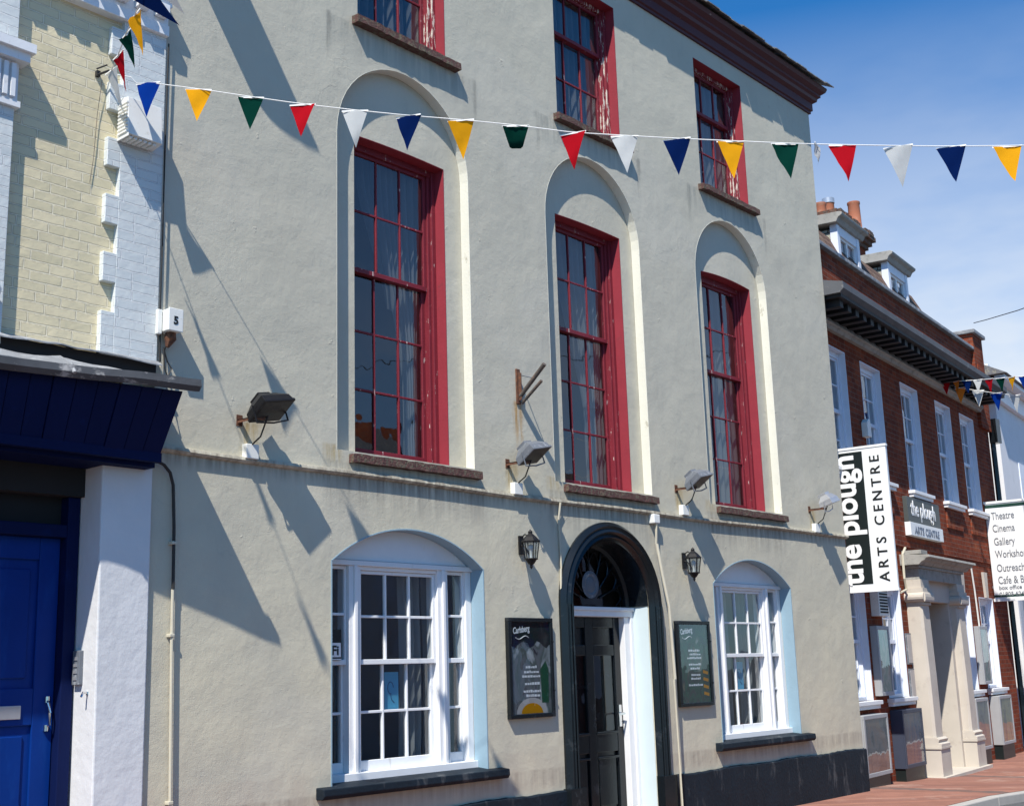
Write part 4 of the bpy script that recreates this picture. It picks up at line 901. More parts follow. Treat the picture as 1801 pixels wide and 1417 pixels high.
# ------------------------------------------------------------------ arts centre (brick), turned 6.5 degrees
TH = R(6.5)
ac = thing('arts_centre_building', 'red brick building with white sash windows, parapet, dormers and stone portico', 'building', (14.3, 0.3, 0.0), rotz=TH)
UW = ((0.50, 1.36), (1.95, 2.79), (3.70, 4.55), (5.46, 6.32), (6.88, 7.75))
GW = ((0.42, 1.30), (1.92, 2.76), (5.46, 6.32), (6.88, 7.75))
END = 8.75
holes = [rect(a, b, 4.10, 5.78) for a, b in UW] + [rect(a, b, 1.12, 2.62) for a, b in GW] + [rect(3.5, 4.72, -0.3, 2.45)]
sheet('wall', 'red_brick', rect(0.0, END, -0.4, 7.14), holes, 0.0, 0.3, ac, org=(0, 0, 0))
b = MB(); b.box(0.0, 0.3, 0.301, 6, -0.4, 7.13); b.box(END-0.3, END, 0.301, 6, -0.4, 7.13); b.box(0.3, END-0.3, 5.7, 6, -0.4, 7.1); b.build('side_wall', 'red_brick', ac)
b = MB()
for z in (0.0, 3.2, 6.2): b.box(0.301, END-0.301, 0.302, 3.0, z, z+0.15)
b.box(0.301, END-0.301, 3.0, 3.1, 0, 6.3); b.build('interior', 'room_dark', ac)
def rx_window(a, b_, z0, z1, low=False):
    o = ((a+b_)/2, 0, z0); cx = (a+b_)/2
    W = MB(); yb = 0.10
    W.box(a, a+0.06, yb-0.02, yb+0.1, z0, z1); W.box(b_-0.06, b_, yb-0.02, yb+0.1, z0, z1); W.box(a+0.06, b_-0.06, yb-0.02, yb+0.1, z1-0.09, z1); W.box(a+0.06, b_-0.06, yb-0.02, yb+0.1, z0, z0+0.05)
    W.box(a-0.002, a+0.012, -0.003, yb-0.02, z0, z1); W.box(b_-0.012, b_+0.002, -0.003, yb-0.02, z0, z1); W.box(a+0.012, b_-0.012, -0.003, yb-0.02, z1-0.012, z1+0.002)
    fr = W.build('window', 'white_frame', ac, org=o)
    S = MB(); P = MB(); zm = (z0+z1)/2
    for za, zb, ys in ((zm-0.02, z1-0.09, yb+0.0), (z0+0.05, zm+0.02, yb+0.03)):
        S.box(a+0.06, a+0.10, ys, ys+0.028, za, zb); S.box(b_-0.10, b_-0.06, ys, ys+0.028, za, zb); S.box(a+0.10, b_-0.10, ys-0.001, ys+0.028, za, za+0.05); S.box(a+0.10, b_-0.10, ys-0.001, ys+0.028, zb-0.035, zb)
        for k in (1, 2): x = a+0.10+(b_-a-0.2)*k/3; S.box(x-0.010, x+0.010, ys+0.003, ys+0.025, za+0.05, zb-0.035)
        S.box(a+0.10, b_-0.10, ys+0.004, ys+0.0245, (za+zb)/2-0.010, (za+zb)/2+0.010)
        P.poly([(a+0.1, ys+0.015, za), (b_-0.1, ys+0.015, za), (b_-0.1, ys+0.0155, zb), (a+0.1, ys+0.0155, zb)])
    S.build('sash', 'white_frame', fr); P.build('pane', 'glass', fr)
    c = MB()
    if not low: curtain_mesh(c, a+0.08, b_-0.08, yb+0.12, zm if cx > 3 else z0+0.05, z1-0.1, 3, 0.015, 30)
    else: c.box(a+0.08, b_-0.08, yb+0.14, yb+0.145, z0+0.75, z1-0.1)
    c.build('blind', 'net_curtain' if not low else 'notice', fr)
    s = MB(); s.box(a-0.08, b_+0.08, -0.10, yb-0.02, z0-0.05, z0-0.0); s.box(a-0.06, b_+0.06, -0.07, 0.0, z0-0.10, z0-0.05); s.build('sill', 'white_paint', fr, bevel=0.004)
    if not low:
        ap = MB(); ap.box(a-0.01, b_+0.01, -0.025, 0.0, z0-0.42, z0-0.10); ap.build('apron', 'red_brick', fr)
    return fr
for a, b_ in UW: rx_window(a, b_, 4.10, 5.78)
for a, b_ in GW: rx_window(a, b_, 1.12, 2.62, True)
for a, b_ in GW[2:]:
    k = MB(); cx = (a+b_)/2; k.prism_y([(cx-0.07, 2.62), (cx+0.07, 2.62), (cx+0.11, 3.05), (cx-0.11, 3.05)], -0.04, 0.0); k.build('keystone', 'stone', ac)
k = MB(); k.box(0.0, END, -0.02, 0.0, 3.22, 3.30); k.build('string_course', 'red_brick', ac)
# cornice: lead-covered top, black soffit with modillions, lights in each gap
c = MB(); c.prism_x([(-0.001, 6.50), (-0.50, 6.37), (-0.55, 6.36), (-0.555, 6.27), (-0.50, 6.22), (-0.001, 6.22)], -0.05, END-0.62); c.build('cornice', 'lead_dark', ac)
c = MB(); c.box(0.0, END-0.62, -0.50, -0.001, 6.175, 6.219); c.box(0.0, END-0.6, -0.10, -0.001, 6.08, 6.175)
x = 0.1
while x < END-0.8: c.box(x, x+0.12, -0.44, -0.10, 6.08, 6.175); x += 0.29
c.build('soffit', 'cornice_dark', ac)
c = MB(); c.prism_x([(-0.001, 6.12), (-0.10, 6.10), (-0.12, 6.04), (-0.08, 6.02), (-0.06, 5.98), (-0.001, 5.98)], 0.0, END-0.6); c.build('bed_moulding', 'stone_dark', ac)
for i in range(27):
    x = 0.30+i*0.29; d = MB(); d.lathe(x, -0.28, [(0.001, 6.125), (0.018, 6.13), (0.022, 6.15), (0.012, 6.175)], 8); d.build('cornice_light', 'white_plastic', ac, smooth=True)
c = MB(); c.box(0.0, END-0.62, -0.07, 0.32, 7.141, 7.20); c.build('coping', 'lead', ac, bevel=0.01)
c = MB(); c.box(END-0.62, END+0.02, -0.06, 0.34, 5.7, 7.46); c.box(END-0.5, END-0.1, -0.075, -0.06, 6.5, 6.9); c.build('parapet_pier', 'red_brick', ac)
c = MB(); c.box(END-0.68, END+0.08, -0.12, 0.40, 7.461, 7.53); c.build('pier_coping', 'lead', ac, bevel=0.01)
# roof
c = MB(); c.loft([[(0, 0.33, 7.0), (8.62, 0.33, 7.0), (8.62, 6, 7.0), (0, 6, 7.0)], [(0, 0.95, 8.36), (8.08, 0.95, 8.36), (8.08, 4.8, 8.36), (0, 4.8, 8.36)]]); c.build('roof', 'roof_tile', ac)
def dormer(s0, s1):
    yf = 0.80
    c = MB(); c.box(s0, s0+0.12, yf, yf+0.12, 7.4, 8.56); c.box(s1-0.12, s1, yf, yf+0.12, 7.4, 8.56); c.box(s0+0.12, s1-0.12, yf+0.01, yf+0.12, 8.40, 8.56); c.box(s0+0.12, s1-0.12, yf+0.01, yf+0.12, 7.4, 7.80)
    d = c.build('dormer_window', 'white_frame', ac, bevel=0.004, org=((s0+s1)/2, yf, 7.4))
    c = MB()
    for k in range(7): c.prism_y([(s0+0.006, 7.3+k*0.17), (s0+0.06, 7.3+k*0.17), (s0+0.06, 7.475+k*0.17), (s0+0.028, 7.475+k*0.17)], yf+0.121, 2.2)
    c.box(s0+0.03, s1-0.03, yf+0.3, 2.2, 7.3, 8.5)
    c.build('tile_cheek', 'cheek_tile', d)
    c = MB(); c.prism_x([(yf-0.13, 8.66), (yf-0.14, 8.70), (yf-0.09, 8.725), (2.2, 8.77), (2.2, 8.60), (yf-0.03, 8.561), (yf-0.07, 8.63)], s0-0.10, s1+0.12); c.build('flat_roof', 'stone_dark', d, bevel=0.008)
    c = MB(); m = (s0+s1)/2; c.box(m-0.025, m+0.025, yf+0.04, yf+0.08, 7.85, 8.36); c.box(s0+0.17, s1-0.17, yf+0.041, yf+0.08, 8.36, 8.40); c.box(s0+0.17, s1-0.17, yf+0.041, yf+0.08, 7.80, 7.85); c.box(s0+0.12, s0+0.17, yf+0.045, yf+0.08, 7.80, 8.40); c.box(s1-0.17, s1-0.12, yf+0.045, yf+0.08, 7.80, 8.40); c.build('sash', 'white_paint', d)
    c = MB(); c.poly([(s0+0.12, yf+0.07, 7.80), (s1-0.12, yf+0.07, 7.80), (s1-0.12, yf+0.07, 8.40), (s0+0.12, yf+0.07, 8.40)]); c.build('pane', 'glass', d)
    c = MB(); c.box(s0+0.15, s1-0.15, yf+0.14, yf+0.15, 7.8, 8.4); c.build('blind', 'net_curtain', d)
dormer(3.82, 4.86); dormer(6.30, 7.40)
# chimney
c = MB(); c.box(6.3, 8.08, 1.75, 2.45, 7.6, 9.45); chim = c.build('chimney', 'red_brick', ac)
c = MB(); random.seed(4)
for z0_, z1_, e in ((9.451, 9.53, 0.05), (9.53, 9.62, 0.11), (9.62, 9.71, 0.17)): c.box(6.3-e, 8.08+e, 1.75-e, 2.45+e, z0_, z1_)
for k in range(18): x = random.uniform(6.3, 8.1); c.box(x, x+0.2, 1.60+random.uniform(-.04, .04), 1.85, 9.69, 9.74+random.random()*0.06, Matrix.Rotation(random.uniform(-.12, .12), 3, 'Y'))
c.build('chimney_cap', 'old_brick', chim)
for x, y, h_, r_, cap in ((7.05, 2.2, 0.44, 0.115, 0), (7.50, 2.2, 0.62, 0.118, 1), (8.02, 2.35, 0.60, 0.115, 0), (7.78, 1.80, 0.58, 0.125, 0)):
    c = MB(); c.lathe(x, y, [(r_*1.1, 9.70), (r_*1.12, 9.77), (r_, 9.79), (r_*0.90, 9.72+h_), (r_*0.99, 9.74+h_), (r_*0.99, 9.78+h_), (r_*0.75, 9.78+h_), (r_*0.7, 9.72)], 16); c.build('chimney_pot', 'terracotta', chim, smooth=True)
    if cap: c = MB(); c.lathe(x, y, [(r_*1.01, 9.73+h_), (r_*1.01, 9.83+h_), (0.02, 9.84+h_)], 16); c.build('pot_cowl', 'silver_metal', chim, smooth=True)
# portico
P_ = MB()
c = MB(); c.box(3.02, 5.16, -0.22, -0.0, 2.74, 2.90); c.box(2.98, 5.20, -0.25, -0.0, 2.90, 2.94)
pt = c.build('portico', 'stone_dark', ac, bevel=0.004)  # darker stone than the columns: shade of the entablature put into the colour
c = MB(); c.prism_x([(0, 3.10), (-0.42, 3.07), (-0.43, 3.035), (-0.38, 3.03), (-0.36, 3.00), (-0.31, 2.98), (-0.27, 2.941), (0, 2.941)], 2.90, 5.30); c.box(2.95, 3.25, -0.30, -0.02, 3.095, 3.15); c.build('cornice', 'stone_dark', pt, bevel=0.004)
for s0 in (3.02, 4.82):
    c = MB(); c.box(s0-0.04, s0+0.40, -0.30, 0.0, -0.1, 0.40); c.box(s0-0.055, s0+0.415, -0.315, 0.0, 0.40, 0.43); c.prism_x([(0, 0.431), (-0.31, 0.431), (-0.31, 0.47), (-0.27, 0.49), (-0.29, 0.53), (-0.25, 0.555), (0, 0.555)], s0-0.03, s0+0.39)
    c.loft([[(s0, 0, z), (s0, -0.20+t, z), (s0+0.03, -0.235+t, z), (s0+0.33, -0.235+t, z), (s0+0.36, -0.20+t, z), (s0+0.36, 0, z)] for z, t in ((0.555, 0), (1.4, 0.004), (2.38, 0.02))])
    cl = c.build('column', 'stone', pt, bevel=0.003)
    c = MB(); c.box(s0-0.03, s0+0.39, -0.26, 0.0, 2.56, 2.62); c.box(s0-0.01, s0+0.37, -0.235, 0.0, 2.62, 2.74); c.box(s0-0.005, s0+0.365, -0.24, 0.0, 2.38, 2.42)
    for xx in (s0-0.01, s0+0.37):
        c.loft([[(xx+0.07*math.cos(t), y, 2.49+0.07*math.sin(t)) for t in [2*math.pi*k/14 for k in range(14)]] for y in (-0.27, 0.0)])
    c.loft([[(s0-0.03, -0.27+0.07*math.cos(t)*0.3, 2.49+0.07*math.sin(t)) for t in [2*math.pi*k/10 for k in range(10)]], [(s0+0.39, -0.27+0.02*math.cos(t), 2.49+0.07*math.sin(t)) for t in [2*math.pi*k/10 for k in range(10)]]])
    c.build('capital', 'stone', cl)
c = MB(); c.box(3.38, 3.52, -0.10, 0.30, -0.3, 2.45); c.box(4.70, 4.82, -0.10, 0.30, -0.3, 2.45); c.box(3.38, 4.82, -0.12, 0.30, 2.451, 2.74); c.build('door_jamb', 'stone', pt)
c = MB(); c.box(3.52, 4.70, 0.9, 0.95, -0.1, 2.45); c.box(3.50, 3.52, 0.3, 0.95, -0.1, 2.45); c.box(4.70, 4.72, 0.3, 0.95, -0.1, 2.45); c.build('door', 'dark_void', ac)
c = MB(); c.box(2.9, 5.3, -0.36, 0.9, -0.3, 0.035); c.build('doorstep', 'stone', ac)
c = MB(); c.tube([(3.05, -0.05, 3.2), (2.9, -0.05, 3.1), (2.85, -0.06, 2.75), (2.9, -0.06, 2.6), (2.7, -0.04, 2.55)], 0.018, 8); c.build('cable', 'cream_pipe', ac)
for (x, za) in ((5.30, 1.9), (6.62, 2.1)):
    c = MB(); c.tube([(x-0.12, -0.03, 3.10), (x-0.05, -0.03, 2.7), (x, -0.03, za)], 0.014, 6); c.box(x-0.04, x+0.04, -0.06, 0.0, za-0.12, za); c.build('conduit', 'white_plastic', ac)

def loc_ac(s, y, z):      # arts-centre local -> world
    return (14.3 + s*math.cos(TH) - y*math.sin(TH), 0.3 + s*math.sin(TH) + y*math.cos(TH), z)
class Local:              # builds in arts-centre coordinates as a separate thing
    def __init__(s, name, label, cat, s0, y0, z0, group=None):
        s.t = bpy.data.objects.new(name, None); col.objects.link(s.t); s.t.empty_display_size = 0.1
        s.t.location = loc_ac(s0, y0, z0); s.t.rotation_euler = (0, 0, TH); s.t['label'] = label; s.t['category'] = cat
        if group: s.t['group'] = group
        ORG[s.t.name] = Vector((s0, y0, z0))
def case(s0, s1, z0, z1, pic, fmat, label, dep=0.17, base=True, name='display_case'):
    L_ = Local(name, label, 'display case', (s0+s1)/2, 0, z0)
    c = MB(); c.box(s0, s1, -dep+0.02, -0.002, z0, z1); f = 0.05
    c.box(s0, s1, -dep, -dep+0.02, z0, z0+f); c.box(s0, s1, -dep, -dep+0.02, z1-f, z1); c.box(s0, s0+f, -dep, -dep+0.02, z0+f, z1-f); c.box(s1-f, s1, -dep, -dep+0.02, z0+f, z1-f)
    c.build('frame', fmat, L_.t, bevel=0.005)
    c = MB(); c.box(s0+f, s1-f, -dep+0.012, -dep+0.0205, z0+f, z1-f); c.build('poster', pic, L_.t)
    c = MB(); c.poly([(s0+f, -dep+0.006, z0+f), (s1-f, -dep+0.006, z0+f), (s1-f, -dep+0.006, z1-f), (s0+f, -dep+0.006, z1-f)]); c.build('pane', 'glass', L_.t)
    if base: c = MB(); c.box(s0+0.02, s1-0.02, -dep+0.03, -0.002, -0.1, z0-0.001); c.build('base', 'sign_black', L_.t)
    return L_
case(0.40, 1.30, 0.22, 0.96, 'case_one', 'case_frame', 'grey display case low on the brick wall next to the corner of the rendered building')
case(1.88, 2.72, 0.22, 0.97, 'case_two', 'case_frame_navy', 'dark navy display case low on the brick wall left of the stone portico')
case(5.44, 6.16, 0.22, 1.00, 'case_three', 'case_frame', 'grey display case low on the brick wall right of the stone portico')
case(6.84, 7.62, 0.22, 1.00, 'case_four', 'case_frame', 'pale display case with yellow poster at the far end of the brick wall')
case(1.38, 1.86, 1.17, 2.07, 'case_five', 'case_frame', 'upright poster case between the two left ground-floor windows of the brick building', 0.10, False)
case(6.36, 6.82, 1.20, 2.13, 'case_five', 'case_frame', 'upright poster case between the two right ground-floor windows of the brick building', 0.10, False)
for z0_, z1_, lb_ in ((1.56, 1.99, 'upper'), (1.07, 1.50, 'lower')):
    L_ = Local('notice_board', '%s of two pale notice boards between sash window and stone portico' % lb_, 'notice board', 2.9, 0, z0_)
    c = MB(); c.box(2.80, 2.99, -0.03, -0.002, z0_, z1_); c.build('frame', 'grey_metal', L_.t); c = MB(); c.box(2.815, 2.975, -0.034, -0.030, z0_+0.02, z1_-0.02); c.build('board', 'notice', L_.t)
L_ = Local('louvred_vent', 'white air vent with dark slats beside the tall vertical sign', 'vent', 1.75, 0, 2.25)
c = MB(); c.box(1.50, 1.86, -0.12, -0.002, 2.20, 2.75); c.build('housing', 'white_plastic', L_.t, bevel=0.006)
c = MB()
for k in range(12): c.box(1.53, 1.84, -0.126, -0.121, 2.24+k*0.04, 2.262+k*0.04)
c.build('slats', 'dark_void', L_.t)
L_ = Local('alarm_box', 'small white alarm box beside the second upper sash window of the brick building', 'alarm', 1.86, 0, 4.7)
c = MB(); c.prism_y([(1.78, 4.66), (1.93, 4.66), (1.93, 4.86), (1.86, 4.92), (1.78, 4.86)], -0.09, -0.002); c.build('housing', 'white_plastic', L_.t, bevel=0.006)

# fascia sign above the portico
L_ = Local('fascia_sign', 'dark sign with white lettering and white strip on brick wall above portico', 'sign', 4.0, 0, 3.4)
c = MB(); c.box(3.28, 4.86, -0.07, -0.002, 3.60, 3.98); c.build('board', 'sign_slate', L_.t, bevel=0.004)
c = MB(); c.box(3.28, 4.88, -0.09, -0.002, 3.40, 3.598); c.build('strip', 'sign_white', L_.t, bevel=0.004)
def ltext(L_, s, mat, x, z, size, sx, y, bold=0.0, align='LEFT', spacing=1.0): return text('lettering', s, mat, L_.t, (x, y, z), size, FRONT, 0.006, sx, align, bold, spacing)
ltext(L_, 'the plough', 'letter_white', 3.42, 3.71, 0.32, 0.88, -0.073, 0.004)
ltext(L_, 'ARTS CENTRE', 'letter_bluegrey', 3.46, 3.435, 0.16, 1.10, -0.093, 0.003, spacing=1.1)

# tall hanging sign: flat board standing out from the wall, read from the left
def board_sign(s, y0, y1, z0, z1, name, label, loc_s):
    return Local(name, label, 'sign', s, 0, z0)
L_ = Local('hanging_sign', 'tall black and white vertical sign beside the corner of the rendered building', 'sign', 0.62, 0, 2.5)
S0, ya, yb_, zb_, zt_ = 0.62, -0.68, -0.06, 2.50, 4.30
c = MB(); c.box(S0, S0+0.05, ya, yb_, zb_, zt_); c.build('board', 'sign_white', L_.t, bevel=0.004)
ym = ya + 0.31
c = MB(); c.box(S0-0.004, S0-0.0005, ym, yb_, zb_+0.07, zt_-0.035); c.build('black_panel', 'sign_black', L_.t)
for q0, q1 in ((zt_, zt_+0.03), (zb_-0.03, zb_)): c = MB(); c.box(S0-0.008, S0+0.058, ya-0.01, yb_, q0, q1); c.build('trim', 'sign_white', L_.t)
c = MB()
for z in (zb_+0.2, zb_+0.75, zb_+1.25, zt_-0.25): c.box(S0+0.01, S0+0.04, yb_, 0.0, z-0.02, z+0.02)
c.build('bracket', 'grey_metal', L_.t)
UPR = ((0, 0, 1), (0, 1, 0), (-1, 0, 0))     # text runs upwards, letter tops point to the wall; seen from -x
text('lettering', 'the plough', 'letter_white', L_.t, (S0-0.007, ym+0.125, zb_+0.07), 0.42, UPR, 0.003, 0.925, bold=0.012)
text('lettering', 'ARTS CENTRE', 'letter_black', L_.t, (S0-0.003, ya+0.095, zb_+0.09), 0.18, UPR, 0.003, 1.0, bold=0.003, spacing=1.52)

# white list sign
L_ = Local('hanging_sign', 'white hanging sign listing Theatre, Cinema, Gallery in grey letters', 'sign', 8.3, 0, 2.6)
S0, ya, yb_, zb_, zt_ = 7.84, -1.06, -0.02, 2.62, 4.27
c = MB(); c.box(S0, S0+0.05, ya, yb_, zb_, zt_); c.build('board', 'sign_white', L_.t, bevel=0.004)
for q0, q1 in ((zt_+0.001, zt_+0.04), (zb_-0.05, zb_-0.001)): c = MB(); c.box(S0-0.012, S0+0.062, ya-0.02, yb_+0.015, q0, q1); c.build('trim', 'sign_white', L_.t)
for q0, q1 in ((zt_-0.075, zt_-0.02), (zb_+0.02, zb_+0.06)): c = MB(); c.box(S0-0.004, S0-0.0005, ya, yb_, q0, q1); c.build('green_line', 'sign_green', L_.t)
c = MB()
for z in (zb_+0.2, zt_-0.2): c.box(S0+0.01, S0+0.04, yb_, 0.0, z-0.02, z+0.02)
c.build('bracket', 'grey_metal', L_.t)
SIDE = ((0, -1, 0), (0, 0, 1), (-1, 0, 0))
for i, (s_, z, sz) in enumerate((('Theatre', 4.02, 0.23), ('Cinema', 3.80, 0.23), ('Gallery', 3.57, 0.23), ('Workshops', 3.35, 0.23), ('Outreach', 3.11, 0.23), ('Cafe & Bar', 2.90, 0.23), ('box office', 2.80, 0.12), ('01805 624', 2.69, 0.12))):
    text('lettering', s_, 'letter_grey', L_.t, (S0-0.004, yb_-0.09, z-0.03), sz*0.8, SIDE, 0.003, 0.66 if sz > 0.2 else 1.0, bold=0.001)

# ------------------------------------------------------------------ white house beyond, red car, overhead wire
wh = thing('white_house', 'white rendered house with slate roof beyond the red brick building', 'building', (24.4, 1.6, 0), rotz=R(8))
b = MB(); b.box(0, 9, 0, 7, -0.3, 6.9); b.build('wall', 'white_wall', wh)
b = MB(); b.box(-0.28, 9, -0.10, 0.0, 6.55, 6.95); b.box(-0.28, -0.001, 0.0, 1.2, 6.55, 7.25); b.box(-0.34, 9, -0.30, -0.101, 6.90, 6.99); b.build('eaves', 'white_paint', wh, bevel=0.01)
b = MB(); b.loft([[(-0.42, -0.36, 6.995), (9.2, -0.36, 6.995), (9.2, 7.3, 6.995), (-0.42, 7.3, 6.995)], [(-0.42, 3.0, 8.8), (9.2, 3.0, 8.8), (9.2, 3.4, 8.8), (-0.42, 3.4, 8.8)]]); b.build('roof', 'slate', wh)
b = MB(); b.box(0.12, 8, -0.06, 0, 1.56, 2.7); b.box(0.12, 1.20, -0.055, 0, -0.2, 1.559); b.build('shopfront', 'shop_grey', wh)
b = MB(); b.box(1.22, 5, -0.09, -0.001, 0.46, 1.555); b.build('panel', 'white_wall', wh)
b = MB(); b.box(1.22, 5, -0.10, -0.001, -0.3, 0.458); b.build('stall_riser', 'car_red', wh)
b = MB()
for x in (1.5, 3.5, 5.5): b.box(x, x+0.9, -0.02, 0.0, 4.0, 5.5)
b.build('window', 'white_frame', wh)
dp = MB(); dp.tube([(23.15, 1.28, 5.9), (23.15, 1.28, 3.0), (23.15, 1.28, 0.0)], 0.05, 8); dp.box(23.05, 23.25, 1.15, 1.3, 5.5, 5.95)
tag(dp.build('downpipe', 'black_paint', None, org=(23.15, 1.28, 0)), 'black downpipe at the far end of the brick wall', 'downpipe')

w_ = MB(); w_.tube([(23.0, 1.33, 7.81), (22.1, 0.757, 7.58), (21.2, 0.18, 7.36), (20.3, -0.4, 7.14), (19.1, -1.17, 6.87), (17.0, -2.5, 6.5), (13, -6.0, 6.3), (9, -12.3, 6.9)], 0.008, 5)
tag(w_.build('overhead_wire', 'cable_black', None, org=(23, 1.33, 7.81)), 'thin dark wire crossing the sky from the brick parapet pier', 'wire')

# terrace across the street (seen only in the window reflections)
random.seed(21)
for i, (xa, xb, hh, mt, rmm, lab) in enumerate(((7.5, 13.5, 5.0, 'red_brick', 'roof_tile', 'red brick house across the street, mirrored in the tall windows'), (13.6, 20.5, 5.6, 'white_wall', 'slate', 'white house across the street'), (20.6, 28, 4.9, 'red_brick', 'roof_tile', 'red brick house with low eaves further along across the street'))):
    o = thing('terraced_house', lab, 'house', ((xa+xb)/2, -12.2, 0))
    b = MB(); b.box(xa, xb, -18, -12.2, -0.3, hh); b.build('wall', mt, o)
    b = MB(); b.prism_x([(-12.0, hh), (-12.0, hh+0.06), (-15.1, hh+2.1), (-18.2, hh+0.06), (-18.2, hh)], xa-0.02, xb+0.02); rfo = b.build('roof', rmm, o)
    b = MB(); b.box(xa+0.3, xa+1.1, -15.6, -14.8, hh+1.2, hh+3.1); b.build('chimney', 'red_brick', rfo)
    x = xa+0.8; 
    while x < xb-1.2:
        for z in (0.9, 3.2): b = MB(); b.box(x, x+0.9, -12.22, -12.19, z, z+1.3); b.build('window', 'white_frame', o)
        x += 1.9

# ------------------------------------------------------------------ bunting
def pennant(parent, p, d, colour, w=0.168, h=0.25, yawj=0.0, roll=0.0, curl=0.0, lift=0.0):
    """one triangular flag hanging from p along direction d"""
    d = Vector(d).normalized(); dn = Vector((0, 0, -1)); nrm = d.cross(dn).normalized()
    d = (Matrix.Rotation(yawj, 3, 'Z') @ d); nrm = (Matrix.Rotation(yawj, 3, 'Z') @ nrm)
    dn = (dn*math.cos(roll) + nrm*math.sin(roll)); b = MB(); n = 6; base = Vector(p); rows = []
    for j in range(n+1):
        t = j/n; wd = w*(1-t); row = []
        if lift and t > 0.55: tt = 0.55-(t-0.55)*0.35
        else: tt = t
        for k in range(5):
            u = (k/4-0.5); q = base + d*(u*wd + 0.02*t*w) + dn*(h*tt) + nrm*(0.010*math.sin(t*3+u*4*(1-t)+p[0]*7) + 0.005*math.sin(t*8+u*7*(1-t)+p[1]*5) + curl*t*t*0.4*(u*(1-t)+0.3) + lift*max(0, t-0.4)*0.15)
            row.append(q)
        rows.append(row)
    b.loft(rows, cap=False, closed=False)
    hem = MB(); hem.loft([[base+d*(u*w*1.02)+Vector((0, 0, 0.005))+nrm*0.0015, base+d*(u*w*1.02)-Vector((0, 0, 0.004))+nrm*0.0015, base+d*(u*w*1.02)-Vector((0, 0, 0.004))-nrm*0.0015, base+d*(u*w*1.02)+Vector((0, 0, 0.005))-nrm*0.0015] for u in (-0.5, 0, 0.5)])
    f = b.build('pennant', 'flag_'+colour, parent, smooth=True, org=p, label='%s triangular pennant' % colour); f.modifiers.clear()
    hem.build('hem', 'string', f)
    return f
def bunting(label, pts, flags, r=0.004, group=None):
    o = thing('bunting', label, 'bunting', pts[0], group); b = MB(); b.tube(pts, r, 6); b.build('cord', 'string', o)
    for (p, d, c_, kw) in flags: pennant(o, p, d, c_, **kw)
    return o
# main string: from the hook on the left building across to the far side of the street
P0 = Vector((4.24, -0.30, 5.51)); P1 = Vector((7.22, -4.76, 4.58)); T = 5.365
def za(t): return 5.505 - 0.232*t + 0.0128*t*t      # sag fitted by eye, still falling at the frame edge
ZF = {0: 5.505, 0.33: 5.43, 0.69: 5.34, 1.04: 5.255, 1.39: 5.18, 1.74: 5.11, 2.08: 5.05, 2.43: 4.98, 2.78: 4.90, 3.1: 4.85, 3.43: 4.80, 3.76: 4.755, 4.08: 4.71, 4.42: 4.67, 4.74: 4.635, 5.04: 4.605, 5.36: 4.58, 5.9: 4.54, 6.6: 4.52, 7.6: 4.56}
ks = sorted(ZF)
def zA(t):
    for a, b_ in zip(ks[:-1], ks[1:]):
        if t <= b_: return ZF[a]+(ZF[b_]-ZF[a])*(t-a)/(b_-a)
    return ZF[ks[-1]]
du = Vector((P1.x-P0.x, P1.y-P0.y, 0)).normalized()
def PA(t): q = P0+du*t; return (q.x, q.y, zA(t) if t >= 0 else 5.51)
hook = (4.06, -0.09, 5.585)
pts = [hook, (4.15, -0.2, 5.55)] + [PA(-0.10+k*0.15) for k in range(52)]
seq = ['blue', 'yellow', 'green', 'red', 'white', 'navy', 'yellow', 'green', 'red', 'white', 'navy', 'yellow', 'green', None, 'red', 'white', 'navy', 'yellow', 'green', 'red', 'white', 'navy', 'yellow']
tt = [-0.02, 0.33, 0.69, 1.04, 1.39, 1.74, 2.08, 2.43, 2.79, 3.11, 3.43, 3.755, 4.08, 4.27, 4.42, 4.745, 5.05, 5.37, 5.70, 6.03, 6.36, 6.7, 7.03]
flags = []
random.seed(9)
for t, c_ in zip(tt, seq):
    kw = dict(yawj=random.uniform(-0.28, 0.28), roll=random.uniform(-0.2, 0.2), curl=random.uniform(-0.16, 0.16))
    p_ = PA(t)
    if c_ is None: c_ = 'white'; kw = dict(yawj=1.25, roll=0.1, w=0.10, h=0.14)
    if c_ == 'green' and abs(t-2.43) < 0.01: kw['lift'] = 0.9; kw['roll'] = 0.2
    flags.append(((p_[0], p_[1], p_[2]-0.006), du, c_, kw))
bunting('main string of coloured bunting crossing the whole width in front of the rendered building', pts, flags, 0.0032)
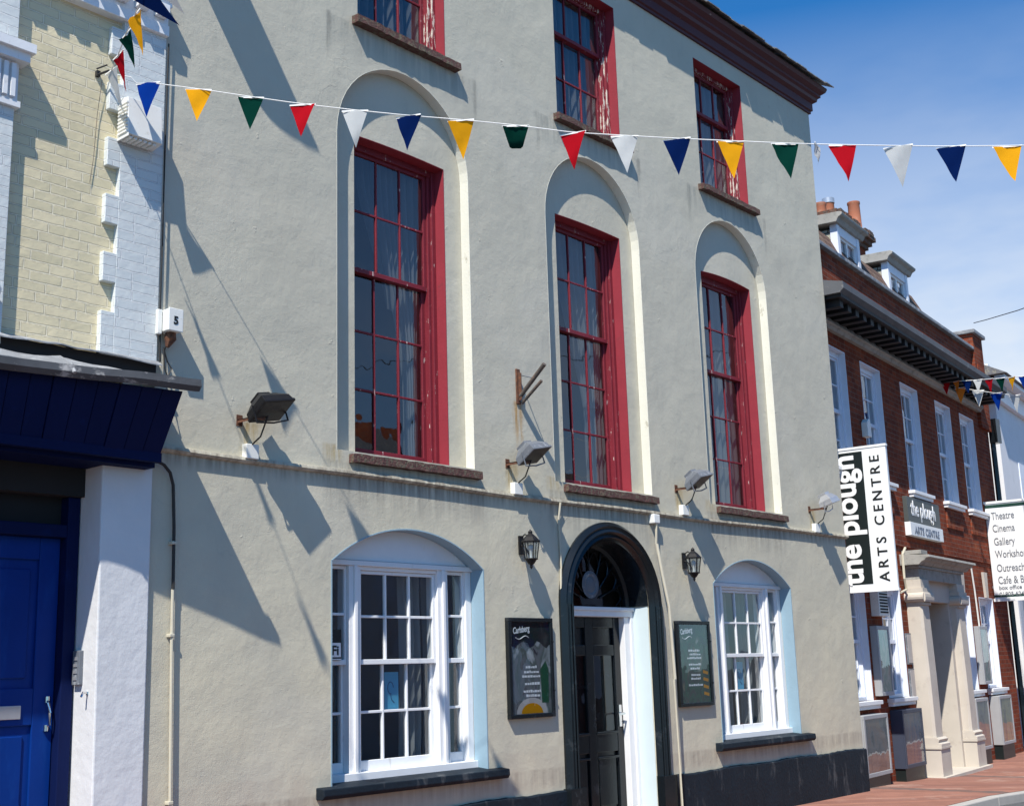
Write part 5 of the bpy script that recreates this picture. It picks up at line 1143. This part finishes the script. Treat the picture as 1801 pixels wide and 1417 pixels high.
# second string: from the same hook steeply up and over towards the camera
A = Vector(hook)
Bp = [A, Vector((4.0, -0.209, 5.541)), Vector((3.862, -0.52, 5.484)), Vector((3.722, -0.833, 5.451)), Vector((3.589, -1.148, 5.401)), Vector((3.45, -1.458, 5.344)), Vector((3.31, -1.768, 5.282)), Vector((2.2, -4.2, 5.0)), Vector((0.0, -9.6, 5.3))]
dB = (Bp[5]-Bp[1]); dB.z = 0; dB.normalize()
flags = []
for i, (c_, yj, rl) in enumerate((('white', 0.35, 0.35), ('red', 0.25, 0.30), ('green', 0.20, 0.30), ('yellow', 0.20, 0.20), ('navy', 0.5, 1.25), ('white', 0.4, 0.9), ('red', 0, 0.2))):
    q = Bp[i+1] if i < 6 else Bp[6] + (Bp[7]-Bp[6]).normalized()*0.35
    flags.append((tuple(q), dB, c_, dict(yawj=yj, roll=rl)))
bunting('bunting string rising steeply from the hook at the top left', [tuple(q) for q in Bp], flags, 0.0035)
b = MB(); b.box(4.01, 4.035, -0.012, 0.016, 5.58, 5.62); b.tube([(4.02, -0.01, 5.59), (4.05, -0.09, 5.60), (4.07, -0.10, 5.57), (4.05, -0.10, 5.56)], 0.008, 6); b.tube([(4.0, -0.02, 5.62), (4.06, -0.05, 5.66)], 0.006, 5)
tag(b.build('wall_hook', 'cable_black', None, org=(4.02, 0, 5.6)), 'rusty hook on the cream brick holding the bunting strings', 'hook')
cable('wall_cable', 'thin cord hanging from the rusty bunting hook down the cream brick', [(4.05, -0.01, 5.56), (4.03, 0.0, 5.3), (4.02, 0.004, 5.0), (4.0, 0.004, 4.82)], 0.002, 'dark_pole')
# far strings
def far(label, a, b_, za_, zb_, sagz, cols_, start, step, w=0.15):
    a = Vector(a); b_ = Vector(b_); Lh = (b_-a).length; d = (b_-a).normalized()
    def P(s): t = s/Lh; q = a+d*s; return (q.x, q.y, za_+(zb_-za_)*t-4*sagz*t*(1-t))
    pts = [P(Lh*k/30) for k in range(31)]; fl_ = []
    for i, c_ in enumerate(cols_): fl_.append((P(start+i*step), d, c_, dict(yawj=random.uniform(-0.5, 0.5), roll=random.uniform(-0.2, 0.2), w=w, h=w*1.5)))
    bunting(label, pts, fl_, 0.006)
far('far upper string of small bunting beside the brick building', (20.0, 0.9, 0), (18.6, -9.7, 0), 6.12, 6.3, 0.45, ['red', 'orange', 'navy', 'white', 'red', 'green', 'yellow', 'blue', 'red', 'green', 'white', 'yellow', 'blue', 'red'], 0.10, 0.19, 0.15)
far('far lower string of small bunting with a large yellow pennant by the white house', (20.1, 0.7, 0), (18.9, -9.7, 0), 6.02, 6.0, 0.95, ['orange', 'white', 'blue', 'white', 'yellow', 'red', 'green', 'navy', 'white', 'yellow'], 0.10, 0.30, 0.19)
